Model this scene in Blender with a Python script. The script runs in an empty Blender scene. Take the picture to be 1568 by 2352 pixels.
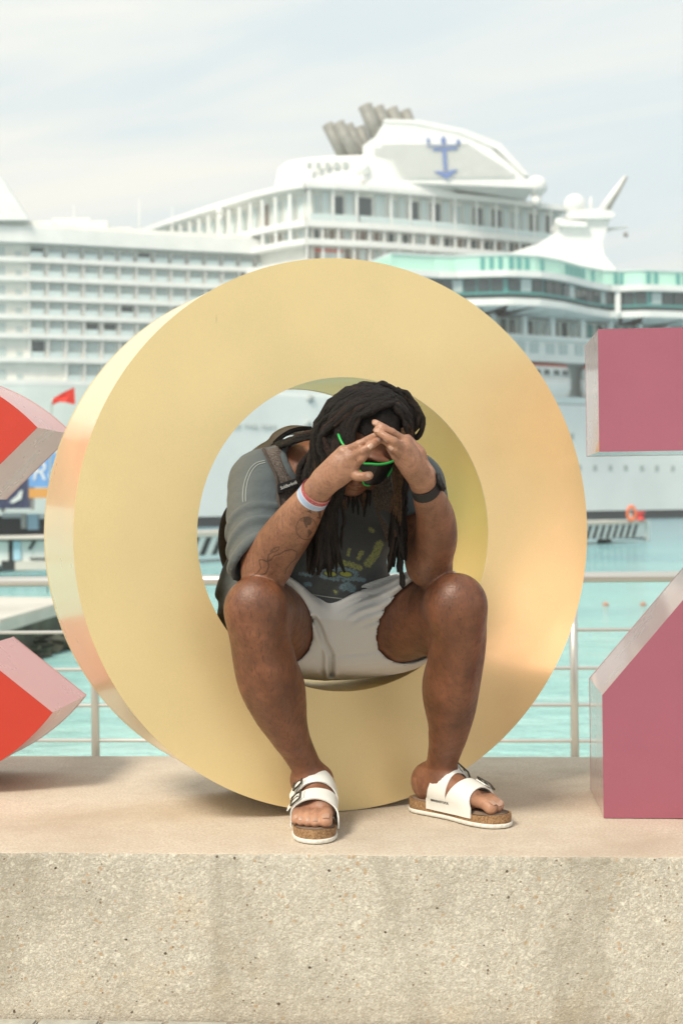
import bpy, bmesh, math, random
import numpy as np
from mathutils import Vector, Matrix
from mathutils.bvhtree import BVHTree

# ---------------------------------------------------------------- camera
FPX = 3267.0            # 50 mm lens on a 36 mm tall frame, in units of a 1568 x 2352 picture
CAMZ = 0.715            # camera height above the top of the ledge (z = 0)
ROLL = 0.012
sc = bpy.context.scene
cam = bpy.data.cameras.new("camera")
cam_o = bpy.data.objects.new("camera", cam)
sc.collection.objects.link(cam_o)
cam.sensor_fit = 'VERTICAL'
cam.sensor_height = 36.0
cam.lens = 50.0
cam.shift_y = -11.0 / 2352.0
cam.clip_start = 0.05
cam.clip_end = 20000.0
cam_o.location = (0, 0, CAMZ)
cam_o.rotation_euler = (math.pi / 2, ROLL, 0)
cam.dof.use_dof = True
cam.dof.focus_distance = 3.05
cam.dof.aperture_fstop = 5.2
sc.camera = cam_o

# ---------------------------------------------------------------- sky and sun
SUN_EL = math.radians(47)
SUN_AZ = math.radians(-143)     # clockwise from +Y (view direction): front-left of the ledge, behind the camera
world = bpy.data.worlds.new("World")
sc.world = world
world.use_nodes = True
wn = world.node_tree
wn.nodes.clear()
def wnode(t, **kw):
    n = wn.nodes.new(t)
    for k, v in kw.items():
        setattr(n, k, v)
    return n
w_out = wnode('ShaderNodeOutputWorld')
w_bg = wnode('ShaderNodeBackground')
w_sky = wnode('ShaderNodeTexSky', sky_type='NISHITA')
w_sky.sun_disc = False
w_sky.sun_elevation = SUN_EL
w_sky.sun_rotation = SUN_AZ
w_sky.air_density = 1.0
w_sky.dust_density = 3.5
w_sky.ozone_density = 1.0
w_tc = wnode('ShaderNodeTexCoord')
# long thin high cloud streaks over the whole dome
w_map = wnode('ShaderNodeMapping')
w_rot = wnode('ShaderNodeMapping')
w_rot.inputs['Rotation'].default_value = (0, math.radians(9), 0)
w_map.inputs['Location'].default_value = (0.0, 0.0, 0.3)
w_map.inputs['Scale'].default_value = (0.9, 0.9, 6.0)
w_noise = wnode('ShaderNodeTexNoise')
w_noise.inputs['Scale'].default_value = 1.7
w_noise.inputs['Detail'].default_value = 6.0
w_noise.inputs['Roughness'].default_value = 0.5
w_noise.inputs['Distortion'].default_value = 0.5
w_ramp = wnode('ShaderNodeValToRGB')
w_ramp.color_ramp.elements[0].position = 0.46
w_ramp.color_ramp.elements[0].color = (0.0, 0.0, 0.0, 1)
w_ramp.color_ramp.elements[1].position = 0.66
w_ramp.color_ramp.elements[1].color = (1, 1, 1, 1)
w_haze = wnode('ShaderNodeMix', data_type='RGBA')
w_haze.inputs[0].default_value = 0.86
w_haze.inputs[7].default_value = (6.15, 6.80, 6.85, 1)       # thin bright milky haze
w_cloud = wnode('ShaderNodeMix', data_type='RGBA')
w_cloud.inputs[7].default_value = (7.3, 7.2, 6.6, 1)      # cream-white cirrus
wl = wn.links.new
wl(w_tc.outputs['Generated'], w_rot.inputs['Vector'])
wl(w_rot.outputs['Vector'], w_map.inputs['Vector'])
wl(w_map.outputs['Vector'], w_noise.inputs['Vector'])
wl(w_noise.outputs['Fac'], w_ramp.inputs['Fac'])
wl(w_sky.outputs['Color'], w_haze.inputs[6])
wl(w_haze.outputs[2], w_cloud.inputs[6])
wl(w_ramp.outputs['Color'], w_cloud.inputs[0])
wl(w_cloud.outputs[2], w_bg.inputs['Color'])
w_bg.inputs['Strength'].default_value = 0.10
wl(w_bg.outputs['Background'], w_out.inputs['Surface'])

sun = bpy.data.lights.new("sun", 'SUN')
sun.energy = 2.5
sun.angle = math.radians(16)
sun.color = (1.0, 0.91, 0.77)
sun_o = bpy.data.objects.new("sun", sun)
sc.collection.objects.link(sun_o)
_sd = Vector((math.sin(SUN_AZ) * math.cos(SUN_EL), math.cos(SUN_AZ) * math.cos(SUN_EL), math.sin(SUN_EL)))
sun_o.rotation_euler = _sd.to_track_quat('Z', 'Y').to_euler()
sun_o.location = _sd * 30

# ---------------------------------------------------------------- exposure, render
sc.view_settings.view_transform = 'Standard'
sc.view_settings.look = 'None'
sc.view_settings.exposure = 0.52
sc.view_settings.gamma = 1.0
sc.view_settings.use_curve_mapping = False
sc.render.engine = 'CYCLES'
sc.cycles.use_denoising = True
try:
    sc.cycles.denoiser = 'OPENIMAGEDENOISE'
    sc.cycles.denoising_prefilter = 'ACCURATE'
except Exception:
    pass
sc.cycles.max_bounces = 8
sc.cycles.diffuse_bounces = 3
sc.cycles.glossy_bounces = 4
sc.cycles.transmission_bounces = 4
sc.cycles.sample_clamp_indirect = 6.0

# ---------------------------------------------------------------- helpers
COL = sc.collection
rng = random.Random(7)

def P(x, y, d):
    """the point seen at picture position (x, y) of a 1568 x 2352 frame, d metres ahead"""
    a = (x - 784.0) / FPX
    b = (1165.0 - y) / FPX
    return Vector(((a * math.cos(ROLL) + b * math.sin(ROLL)) * d, d,
                   CAMZ + (-a * math.sin(ROLL) + b * math.cos(ROLL)) * d))

def mesh_obj(name, verts, faces, mat=None, parent=None, smooth=False, mats=None, fmat=None):
    me = bpy.data.meshes.new(name)
    me.from_pydata([tuple(v) for v in verts], [], [tuple(f) for f in faces])
    me.update()
    if mats:
        for m in mats:
            me.materials.append(m)
        if fmat is not None:
            me.polygons.foreach_set('material_index', fmat)
    elif mat:
        me.materials.append(mat)
    if smooth:
        me.polygons.foreach_set('use_smooth', [True] * len(me.polygons))
    o = bpy.data.objects.new(name, me)
    COL.objects.link(o)
    if parent is not None:
        attach(o, parent)
    return o

def bm_obj(name, bm, mat=None, parent=None, smooth=False, mats=None):
    me = bpy.data.meshes.new(name)
    bmesh.ops.recalc_face_normals(bm, faces=bm.faces[:])
    bm.to_mesh(me)
    bm.free()
    for m in (mats or ([mat] if mat else [])):
        me.materials.append(m)
    if smooth:
        me.polygons.foreach_set('use_smooth', [True] * len(me.polygons))
    o = bpy.data.objects.new(name, me)
    COL.objects.link(o)
    if parent is not None:
        attach(o, parent)
    return o

WORLD = {}
def attach(o, parent):
    """parent o, whose coordinates are world coordinates, without moving it"""
    o.parent = parent
    o.matrix_parent_inverse = world_matrix(parent).inverted()

def world_matrix(o):
    m = o.matrix_basis.copy()
    if o.parent is not None:
        m = world_matrix(o.parent) @ o.matrix_parent_inverse @ m
    return m

def tag(o, label=None, cat=None, group=None, kind=None):
    if label: o['label'] = label
    if cat: o['category'] = cat
    if group: o['group'] = group
    if kind: o['kind'] = kind
    return o

def thing(name, loc, label, cat, group=None):
    o = bpy.data.objects.new(name, None)
    o.empty_display_size = 0.2
    COL.objects.link(o)
    o.location = loc
    return tag(o, label, cat, group)

def box_bm(bm, c, s, rot=None):
    """axis box, centre c, full size s"""
    m = Matrix.Translation(Vector(c))
    if rot is not None:
        m = m @ rot.to_4x4()
    m = m @ Matrix.Diagonal((s[0], s[1], s[2], 1))
    bmesh.ops.create_cube(bm, size=1.0, matrix=m)

def tube(pts, radii, seg=12, cap=True):
    """verts, faces of a tube through pts"""
    pts = [Vector(p) for p in pts]
    n = len(pts)
    if not hasattr(radii, '__len__'):
        radii = [radii] * n
    V, Fc = [], []
    t0 = (pts[1] - pts[0]).normalized()
    ref = Vector((0, 0, 1)) if abs(t0.z) < 0.9 else Vector((1, 0, 0))
    nrm = t0.cross(ref).normalized()
    for i in range(n):
        if i == 0: t = pts[1] - pts[0]
        elif i == n - 1: t = pts[-1] - pts[-2]
        else: t = pts[i + 1] - pts[i - 1]
        t.normalize()
        nrm = (nrm - t * nrm.dot(t))
        if nrm.length < 1e-6:
            nrm = t.orthogonal()
        nrm.normalize()
        b = t.cross(nrm)
        for k in range(seg):
            a = 2 * math.pi * k / seg
            V.append(pts[i] + (nrm * math.cos(a) + b * math.sin(a)) * radii[i])
    for i in range(n - 1):
        for k in range(seg):
            k2 = (k + 1) % seg
            Fc.append((i * seg + k, i * seg + k2, (i + 1) * seg + k2, (i + 1) * seg + k))
    if cap:
        Fc.append(tuple(range(seg))[::-1])
        Fc.append(tuple((n - 1) * seg + k for k in range(seg)))
    return V, Fc

def tube_obj(name, pts, radii, mat, parent=None, seg=12, cap=True):
    V, Fc = tube(pts, radii, seg, cap)
    return mesh_obj(name, V, Fc, mat, parent, smooth=True)

def catmull(pts, per=6):
    pts = [Vector(p) for p in pts]
    ext = [pts[0] * 2 - pts[1]] + pts + [pts[-1] * 2 - pts[-2]]
    out = []
    for i in range(1, len(ext) - 2):
        p0, p1, p2, p3 = ext[i - 1], ext[i], ext[i + 1], ext[i + 2]
        for k in range(per):
            t = k / per
            out.append(0.5 * ((2 * p1) + (p2 - p0) * t + (2 * p0 - 5 * p1 + 4 * p2 - p3) * t * t
                              + (3 * p1 - p0 - 3 * p2 + p3) * t ** 3))
    out.append(pts[-1].copy())
    return out

def text_obj(name, body, size, mat, parent, matrix, extrude=0.0006, shear=0.0, spacing=1.0, bend=None):
    cu = bpy.data.curves.new(name, 'FONT')
    cu.body = body
    cu.size = size
    cu.align_x = 'CENTER'
    cu.align_y = 'CENTER'
    cu.extrude = extrude
    cu.shear = shear
    cu.space_character = spacing
    tmp = bpy.data.objects.new(name + '_tmp', cu)
    COL.objects.link(tmp)
    dg = bpy.context.evaluated_depsgraph_get()
    me = bpy.data.meshes.new_from_object(tmp.evaluated_get(dg))
    bpy.data.objects.remove(tmp)
    bpy.data.curves.remove(cu)
    me.materials.clear()
    me.materials.append(mat)
    if bend:
        for v in me.vertices:
            v.co = bend(v.co)
    else:
        me.transform(matrix)
    me.name = name
    o = bpy.data.objects.new(name, me)
    COL.objects.link(o)
    attach(o, parent)
    return o

# ---------------------------------------------------------------- material helper
class NB:
    """small node-building helper"""
    def __init__(self, name):
        self.m = bpy.data.materials.new(name)
        self.m.use_nodes = True
        self.t = self.m.node_tree
        self.t.nodes.clear()
        self.out = self.t.nodes.new('ShaderNodeOutputMaterial')
        self.p = self.t.nodes.new('ShaderNodeBsdfPrincipled')
        self.link(self.p.outputs[0], self.out.inputs['Surface'])
    def link(self, a, b):
        self.t.links.new(a, b)
    def node(self, t, **kw):
        n = self.t.nodes.new(t)
        for k, v in kw.items():
            setattr(n, k, v)
        return n
    def put(self, sock, v):
        if hasattr(v, 'node'):
            self.link(v, sock)
        else:
            sock.default_value = v
    def set(self, **kw):
        names = dict(color='Base Color', rough='Roughness', metal='Metallic', coat='Coat Weight', coatr='Coat Roughness',
                     spec='Specular IOR Level', sss='Subsurface Weight', sssr='Subsurface Radius', ssss='Subsurface Scale', normal='Normal',
                     alpha='Alpha', trans='Transmission Weight', ior='IOR', sheen='Sheen Weight', sheenr='Sheen Roughness', aniso='Anisotropic')
        for k, v in kw.items():
            if isinstance(v, tuple) and len(v) == 3 and k == 'color':
                v = v + (1,)
            self.put(self.p.inputs[names[k]], v)
        return self
    def math(self, op, a, b=None, c=None, clamp=False):
        n = self.node('ShaderNodeMath', operation=op)
        n.use_clamp = clamp
        self.put(n.inputs[0], a)
        if b is not None: self.put(n.inputs[1], b)
        if c is not None: self.put(n.inputs[2], c)
        return n.outputs[0]
    def mix(self, fac, a, b, blend='MIX'):
        n = self.node('ShaderNodeMix', data_type='RGBA', blend_type=blend)
        self.put(n.inputs[0], fac)
        for s, v in ((n.inputs[6], a), (n.inputs[7], b)):
            if isinstance(v, tuple) and len(v) == 3: v = v + (1,)
            self.put(s, v)
        return n.outputs[2]
    def coord(self, kind='Object', scale=None, rot=None):
        n = self.node('ShaderNodeTexCoord')
        s = n.outputs[kind]
        if scale is not None or rot is not None:
            mp = self.node('ShaderNodeMapping')
            self.link(s, mp.inputs['Vector'])
            if scale is not None: mp.inputs['Scale'].default_value = scale
            if rot is not None: mp.inputs['Rotation'].default_value = rot
            s = mp.outputs['Vector']
        return s
    def noise(self, scale, detail=3, rough=0.5, vec=None, dist=0.0, out='Fac'):
        n = self.node('ShaderNodeTexNoise')
        n.inputs['Scale'].default_value = scale
        n.inputs['Detail'].default_value = detail
        n.inputs['Roughness'].default_value = rough
        n.inputs['Distortion'].default_value = dist
        if vec is not None: self.link(vec, n.inputs['Vector'])
        return n.outputs[out]
    def voronoi(self, scale, vec=None, feature='F1', out='Distance', rand=1.0):
        n = self.node('ShaderNodeTexVoronoi', feature=feature)
        n.inputs['Scale'].default_value = scale
        n.inputs['Randomness'].default_value = rand
        if vec is not None: self.link(vec, n.inputs['Vector'])
        return n.outputs[out]
    def ramp(self, fac, stops, interp='LINEAR'):
        n = self.node('ShaderNodeValToRGB')
        cr = n.color_ramp
        cr.interpolation = interp
        while len(cr.elements) < len(stops):
            cr.elements.new(0.5)
        for e, (p, c) in zip(cr.elements, stops):
            e.position = p
            if not isinstance(c, tuple): c = (c, c, c)
            e.color = c + (1,) if len(c) == 3 else c
        self.put(n.inputs['Fac'], fac)
        return n.outputs['Color']
    def bump(self, h, strength=0.3, dist=0.01, normal=None):
        n = self.node('ShaderNodeBump')
        n.inputs['Strength'].default_value = strength
        n.inputs['Distance'].default_value = dist
        self.put(n.inputs['Height'], h)
        if normal is not None: self.link(normal, n.inputs['Normal'])
        return n.outputs['Normal']
    def attr(self, name, out='Vector'):
        n = self.node('ShaderNodeAttribute')
        n.attribute_name = name
        return n.outputs[out]
    def sep(self, vec):
        n = self.node('ShaderNodeSeparateXYZ')
        self.link(vec, n.inputs[0])
        return n.outputs

def simple(name, color, rough=0.5, metal=0.0, var=0.0, vscale=8.0, **kw):
    b = NB(name)
    c = tuple(color)
    if var > 0:
        n = b.noise(vscale, 4, 0.6, b.coord('Object'))
        lo = tuple(max(0, x * (1 - var)) for x in c)
        hi = tuple(min(1, x * (1 + var)) for x in c)
        b.set(color=b.ramp(n, [(0.3, lo), (0.7, hi)]))
    else:
        b.set(color=c)
    b.set(rough=rough, metal=metal, **kw)
    return b.m
# ================================================================ setting: pavement, ledge, promenade, sea
ALPHA = 0.0805                                   # the ledge runs slightly towards the camera on the right
EX = Vector((math.cos(ALPHA), -math.sin(ALPHA), 0))
EY = Vector((math.sin(ALPHA), math.cos(ALPHA), 0))
FRONT, BACK, GROUND, WATER = 2.915, 4.065, -0.345, -1.60
def LP(u, v, z):
    """ledge frame: u along the ledge, v away from the camera"""
    return EX * u + EY * v + Vector((0, 0, z))

# ---- materials
def mat_ledge_top():
    b = NB('ledge_top_plaster')
    co = b.coord('Object')
    big = b.noise(2.2, 5, 0.6, co)
    fine = b.noise(170, 3, 0.7, co)
    mid = b.noise(22, 4, 0.65, co)
    c = b.ramp(big, [(0.30, (0.50, 0.415, 0.325)), (0.55, (0.66, 0.58, 0.475)), (0.75, (0.60, 0.52, 0.42))])
    c = b.mix(b.ramp(mid, [(0.45, 0.0), (0.72, 0.35)]), c, (0.52, 0.41, 0.30))
    c = b.mix(b.ramp(fine, [(0.40, 0.5), (0.56, 0.0)]), c, (0.42, 0.33, 0.25))
    c = b.mix(b.ramp(fine, [(0.62, 0.0), (0.74, 0.5)]), c, (0.85, 0.78, 0.68))
    b.set(color=c, rough=0.85, spec=0.25)
    b.set(normal=b.bump(b.noise(120, 5, 0.7, co), 0.35, 0.004))
    return b.m

def mat_ledge_face():
    b = NB('ledge_face_aggregate')
    co = b.coord('Object')
    warp = b.node('ShaderNodeVectorMath', operation='ADD')
    nz = b.noise(35, 2, 0.5, co, out='Color')
    sc_ = b.node('ShaderNodeVectorMath', operation='SCALE')
    b.link(nz, sc_.inputs[0]); sc_.inputs['Scale'].default_value = 0.012
    b.link(co, warp.inputs[0]); b.link(sc_.outputs[0], warp.inputs[1])
    wv = warp.outputs[0]
    peb = b.voronoi(260, wv, 'F1', 'Color')
    pebd = b.voronoi(260, wv, 'F1', 'Distance')
    pv = b.sep(peb)[0]
    base = b.ramp(b.noise(2.4, 5, 0.62, co), [(0.3, (0.49, 0.455, 0.385)), (0.5, (0.58, 0.545, 0.47)), (0.7, (0.62, 0.58, 0.495))])
    c = b.mix(b.ramp(pv, [(0.0, 0.42), (0.5, 0.0)]), base, (0.42, 0.34, 0.24))
    c = b.mix(b.ramp(pv, [(0.66, 0.0), (1.0, 0.75)]), c, (0.80, 0.73, 0.60))
    # larger pale pebbles
    peb2 = b.sep(b.voronoi(70, wv, 'F1', 'Color'))[1]
    d2 = b.voronoi(70, wv, 'F1', 'Distance')
    m2 = b.math('MULTIPLY', b.ramp(peb2, [(0.78, 0.0), (0.86, 0.8)]), b.ramp(d2, [(0.22, 1.0), (0.36, 0.0)]))
    c = b.mix(m2, c, (0.80, 0.745, 0.63))
    m3 = b.math('MULTIPLY', b.ramp(peb2, [(0.10, 0.8), (0.16, 0.0)]), b.ramp(d2, [(0.22, 1.0), (0.36, 0.0)]))
    c = b.mix(m3, c, (0.50, 0.335, 0.20))
    # weather stains: dark grey-green patches, streaks running down from the edge
    st = b.noise(3.1, 6, 0.68, b.coord('Object', scale=(1.6, 1.6, 0.55)))
    c = b.mix(b.ramp(st, [(0.48, 0.0), (0.66, 0.65)]), c, (0.33, 0.295, 0.23))
    dr = b.noise(5.5, 5, 0.65, b.coord('Object', scale=(1.0, 1.0, 0.18)))
    c = b.mix(b.ramp(dr, [(0.56, 0.0), (0.70, 0.25)]), c, (0.38, 0.345, 0.28))
    st2 = b.noise(6.0, 5, 0.7, co)
    c = b.mix(b.ramp(st2, [(0.60, 0.0), (0.76, 0.40)]), c, (0.33, 0.31, 0.26))
    st3 = b.noise(4.2, 4, 0.6, co, dist=0.6)
    c = b.mix(b.ramp(st3, [(0.58, 0.0), (0.75, 0.35)]), c, (0.64, 0.47, 0.28))
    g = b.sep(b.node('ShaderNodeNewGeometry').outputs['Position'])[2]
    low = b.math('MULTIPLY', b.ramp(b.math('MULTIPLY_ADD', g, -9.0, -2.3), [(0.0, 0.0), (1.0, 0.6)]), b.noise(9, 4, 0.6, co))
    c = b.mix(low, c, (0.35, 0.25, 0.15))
    # pits
    pit = b.voronoi(40, wv, 'F1', 'Distance')
    pitr = b.sep(b.voronoi(40, wv, 'F1', 'Color'))[2]
    pm = b.math('MULTIPLY', b.ramp(pit, [(0.09, 1.0), (0.14, 0.0)]), b.ramp(pitr, [(0.86, 0.0), (0.89, 1.0)]))
    c = b.mix(pm, c, (0.10, 0.065, 0.04))
    pit2 = b.voronoi(75, wv, 'F1', 'Distance')
    pit2r = b.sep(b.voronoi(75, wv, 'F1', 'Color'))[1]
    pm2 = b.math('MULTIPLY', b.ramp(pit2, [(0.10, 1.0), (0.22, 0.0)]), b.ramp(pit2r, [(0.80, 0.0), (0.86, 0.8)]))
    c = b.mix(pm2, c, (0.25, 0.17, 0.105))
    cl = b.noise(150, 4, 0.7, co)
    c = b.mix(b.ramp(cl, [(0.40, 0.38), (0.52, 0.0)]), c, (0.40, 0.335, 0.25))
    c = b.mix(b.ramp(cl, [(0.56, 0.0), (0.70, 0.40)]), c, (0.76, 0.70, 0.59))
    b.set(color=c, rough=0.92, spec=0.2)
    h = b.math('ADD', b.math('MULTIPLY', pebd, -0.25), b.math('ADD', b.noise(230, 4, 0.7, co), b.math('MULTIPLY', cl, 1.2)))
    h = b.math('SUBTRACT', h, b.math('MULTIPLY', pm2, 1.0))
    h = b.math('SUBTRACT', h, b.math('MULTIPLY', pm, 2.5))
    b.set(normal=b.bump(h, 0.7, 0.003))
    return b.m

M = {}
M['ledge_top'] = mat_ledge_top()
M['ledge_face'] = mat_ledge_face()
M['paver'] = simple('paver_stone', (0.40, 0.385, 0.33), 0.85, var=0.25, vscale=30)
M['joint'] = simple('paving_joint', (0.20, 0.18, 0.15), 0.95, var=0.3, vscale=60)
M['promenade'] = simple('promenade_concrete', (0.50, 0.46, 0.39), 0.85, var=0.15, vscale=5)

# ---- ledge: a smooth top slab on a rough aggregate wall
def value_noise(seed):
    r = np.random.RandomState(seed)
    tab = r.rand(64, 64)
    def f(x, y):
        xi = np.floor(x).astype(int); yi = np.floor(y).astype(int)
        fx = x - xi; fy = y - yi
        fx = fx * fx * (3 - 2 * fx); fy = fy * fy * (3 - 2 * fy)
        a = tab[xi % 64, yi % 64]; bq = tab[(xi + 1) % 64, yi % 64]
        c = tab[xi % 64, (yi + 1) % 64]; d = tab[(xi + 1) % 64, (yi + 1) % 64]
        return (a * (1 - fx) + bq * fx) * (1 - fy) + (c * (1 - fx) + d * fx) * fy - 0.5
    return f
vn1, vn2, vn3 = value_noise(1), value_noise(2), value_noise(3)

ledge = thing('concrete_ledge', LP(0, FRONT, GROUND), 'low rough concrete ledge with a smooth pinkish top carrying the letters', 'wall')
def grid_mesh(us, vs, fn):
    U, V = np.meshgrid(us, vs, indexing='ij')
    pts = fn(U, V)
    nu, nv = len(us), len(vs)
    idx = np.arange(nu * nv).reshape(nu, nv)
    F = np.stack([idx[:-1, :-1], idx[1:, :-1], idx[1:, 1:], idx[:-1, 1:]], -1).reshape(-1, 4)
    return pts.reshape(-1, 3), F
def to_world(u, v, z):
    return np.stack([EX.x * u + EY.x * v, EX.y * u + EY.y * v, z], -1)
def edge_jag(u):
    return 0.0035 * vn1(u * 40, u * 0 + 1.3) + 0.0025 * vn2(u * 110, u * 0 + 5.1) + 0.009 * vn3(u * 6, u * 0 + 2.2)
# front wall: from the top edge down, real relief
us = np.concatenate([np.linspace(-3.2, -0.86, 80), np.arange(-0.85, 0.85, 0.005), np.linspace(0.86, 3.2, 80)])
vs = np.concatenate([[0, 0.003, 0.007], np.arange(0.012, 0.352, 0.006), [0.36]])
def fn_face(u, s):
    n = 0.0013 * vn1(u * 90, s * 90) + 0.0014 * vn2(u * 170, s * 170) + 0.003 * vn3(u * 14, s * 14)
    rnd = 0.0015 * np.exp(-s / 0.004)
    v = FRONT - n + rnd + edge_jag(u) * np.exp(-s / 0.02)
    z = -s - 0.0005 + 0.002 * vn3(u * 60, s * 0 + 7.7) * np.exp(-s / 0.006)
    return to_world(u, v, z)
pv, pf = grid_mesh(us, vs, fn_face)
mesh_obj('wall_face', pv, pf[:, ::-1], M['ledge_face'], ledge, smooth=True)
us2 = np.concatenate([np.linspace(-3.2, -1.25, 40), np.arange(-1.24, 1.24, 0.012), np.linspace(1.25, 3.2, 40)])
vs2 = np.concatenate([[0, 0.004, 0.012, 0.03], np.linspace(0.06, BACK - FRONT, 60)])
def fn_top(u, s):
    z = 0.0012 * vn1(u * 9, s * 9) + 0.0006 * vn2(u * 50, s * 50) - 0.0022 * np.exp(-s / 0.004)
    v = FRONT + 0.003 + s + edge_jag(u) * np.exp(-s / 0.02)
    return to_world(u, v, z - 0.0008)
pv, pf = grid_mesh(us2, vs2, fn_top)
mesh_obj('top_slab', pv, pf, M['ledge_top'], ledge, smooth=True)
bm = bmesh.new()
rot = Matrix.Rotation(-ALPHA, 3, 'Z')
box_bm(bm, LP(0, (FRONT + BACK) / 2 + 0.006, GROUND / 2 - 0.012), (6.4, BACK - FRONT - 0.02, -GROUND - 0.012), rot)
bm_obj('core', bm, M['promenade'], ledge)

# ---- pavement on the camera side: bed with stone pavers along the wall
bed = mesh_obj('pavement', [LP(-60, -60, GROUND - 0.012), LP(60, -60, GROUND - 0.012), LP(60, FRONT + 0.05, GROUND - 0.012), LP(-60, FRONT + 0.05, GROUND - 0.012)],
               [(0, 1, 2, 3)], M['joint'])
tag(bed, kind='structure')
bm = bmesh.new()
bmesh.ops.create_cube(bm, size=1.0)
bmesh.ops.scale(bm, vec=(0.128, 0.118, 0.02), verts=bm.verts)
bmesh.ops.bevel(bm, geom=[e for e in bm.edges], offset=0.004, segments=2, affect='EDGES')
paver0 = bm_obj('paver', bm, M['paver'])
pm_mesh = paver0.data
k = 0
for row in range(5):
    for col in range(26):
        o = paver0 if k == 0 else bpy.data.objects.new('paver', pm_mesh)
        if k: COL.objects.link(o)
        k += 1
        o.location = LP(-1.75 + col * 0.134 + (0.067 if row % 2 else 0) + rng.uniform(-.002, .002), FRONT - 0.066 - row * 0.124, GROUND - 0.010 + rng.uniform(-.0015, .0015))
        o.rotation_euler = (rng.uniform(-.006, .006), rng.uniform(-.006, .006), -ALPHA + rng.uniform(-.008, .008))
        attach(o, bed)
far_pav = NB('far_paving')
_co = far_pav.coord('Object', rot=(0, 0, ALPHA))
_br = far_pav.node('ShaderNodeTexBrick')
_br.inputs['Scale'].default_value = 7.5
_br.inputs['Mortar Size'].default_value = 0.03
_br.inputs['Color1'].default_value = (0.46, 0.43, 0.36, 1); _br.inputs['Color2'].default_value = (0.40, 0.37, 0.31, 1); _br.inputs['Mortar'].default_value = (0.2, 0.18, 0.15, 1)
far_pav.link(_co, _br.inputs['Vector'])
far_pav.set(color=_br.outputs['Color'], rough=0.9)
fp = mesh_obj('plaza_paving', [LP(-60, -60, GROUND - 0.004), LP(60, -60, GROUND - 0.004), LP(60, FRONT - 0.63, GROUND - 0.004), LP(-60, FRONT - 0.63, GROUND - 0.004)],
              [(0, 1, 2, 3)], far_pav.m)
tag(fp, kind='structure')

# ---- promenade behind the ledge, with its quay wall
bm = bmesh.new()
box_bm(bm, LP(0, (BACK + 5.86) / 2 + 0.05, (GROUND + WATER - 3) / 2 - 0.004), (120, 5.86 - BACK - 0.11, GROUND - WATER + 3), rot)
prom = bm_obj('promenade', bm, M['promenade'])
tag(prom, kind='structure')

# ---- sea
def mat_sea():
    b = NB('sea_water')
    pos = b.node('ShaderNodeNewGeometry').outputs['Position']
    y = b.sep(pos)[1]
    n1 = b.noise(0.09, 4, 0.55, pos, dist=0.4)
    t = b.math('ADD', b.math('MULTIPLY', y, 0.0075), b.math('MULTIPLY_ADD', n1, 0.7, -0.35))
    c = b.ramp(t, [(0.04, (0.42, 0.69, 0.63)), (0.22, (0.36, 0.66, 0.63)), (0.50, (0.20, 0.43, 0.48)), (0.8, (0.17, 0.33, 0.40)), (1.0, (0.14, 0.27, 0.35))])
    n2 = b.noise(0.9, 4, 0.6, b.coord('Object', scale=(0.5, 1.4, 1)))
    c = b.mix(b.ramp(n2, [(0.45, 0.0), (0.68, 0.45)]), c, (0.27, 0.58, 0.55))
    c = b.mix(b.ramp(n2, [(0.30, 0.35), (0.48, 0.0)]), c, (0.58, 0.76, 0.71))
    b.set(color=c, rough=0.12, spec=0.5, ior=1.33)
    w1 = b.noise(2.2, 5, 0.6, b.coord('Object', scale=(0.55, 1.3, 1)), dist=0.3)
    w2 = b.noise(9.0, 4, 0.6, b.coord('Object', scale=(0.7, 1.2, 1)))
    h = b.math('ADD', w1, b.math('MULTIPLY', w2, 0.25))
    b.set(normal=b.bump(h, 1.0, 0.22))
    return b.m
M['sea'] = mat_sea()
sea = mesh_obj('sea', [(-9000, 5.0, WATER), (9000, 5.0, WATER), (9000, 12000, WATER), (-9000, 12000, WATER)], [(0, 1, 2, 3)], M['sea'])
tag(sea, kind='structure')

# ---- steel railing
M['steel'] = NB('brushed_steel').set(color=(0.62, 0.60, 0.56), rough=0.34, metal=0.75).m
RD = 5.62
rail = thing('steel_railing', LP(0, RD, GROUND), 'brushed steel railing with four thin bars along the quay behind the letters', 'railing')
def rail_v(yv):
    return P(784, yv, RD).z
L0, L1 = -4.2, 4.2
tube_obj('top_rail', [LP(L0, RD, rail_v(1331)), LP(L1, RD, rail_v(1331))], 0.0215, M['steel'], rail, 16)
for yv in (1450, 1537, 1621, 1703):
    tube_obj('bar', [LP(L0, RD, rail_v(yv)), LP(L1, RD, rail_v(yv))], 0.0075, M['steel'], rail, 10)
for ux in (-3.36, -1.455, 0.450, 2.355):
    bm = bmesh.new()
    V_, F_ = tube([LP(ux, RD, GROUND), LP(ux, RD, rail_v(1331) - 0.015)], 0.0165, 14)
    o = mesh_obj('post', V_, F_, M['steel'], rail, smooth=True)
    tube_obj('base_flange', [LP(ux, RD, GROUND), LP(ux, RD, GROUND + 0.012)], 0.05, M['steel'], rail, 16)
    bm.free()
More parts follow.
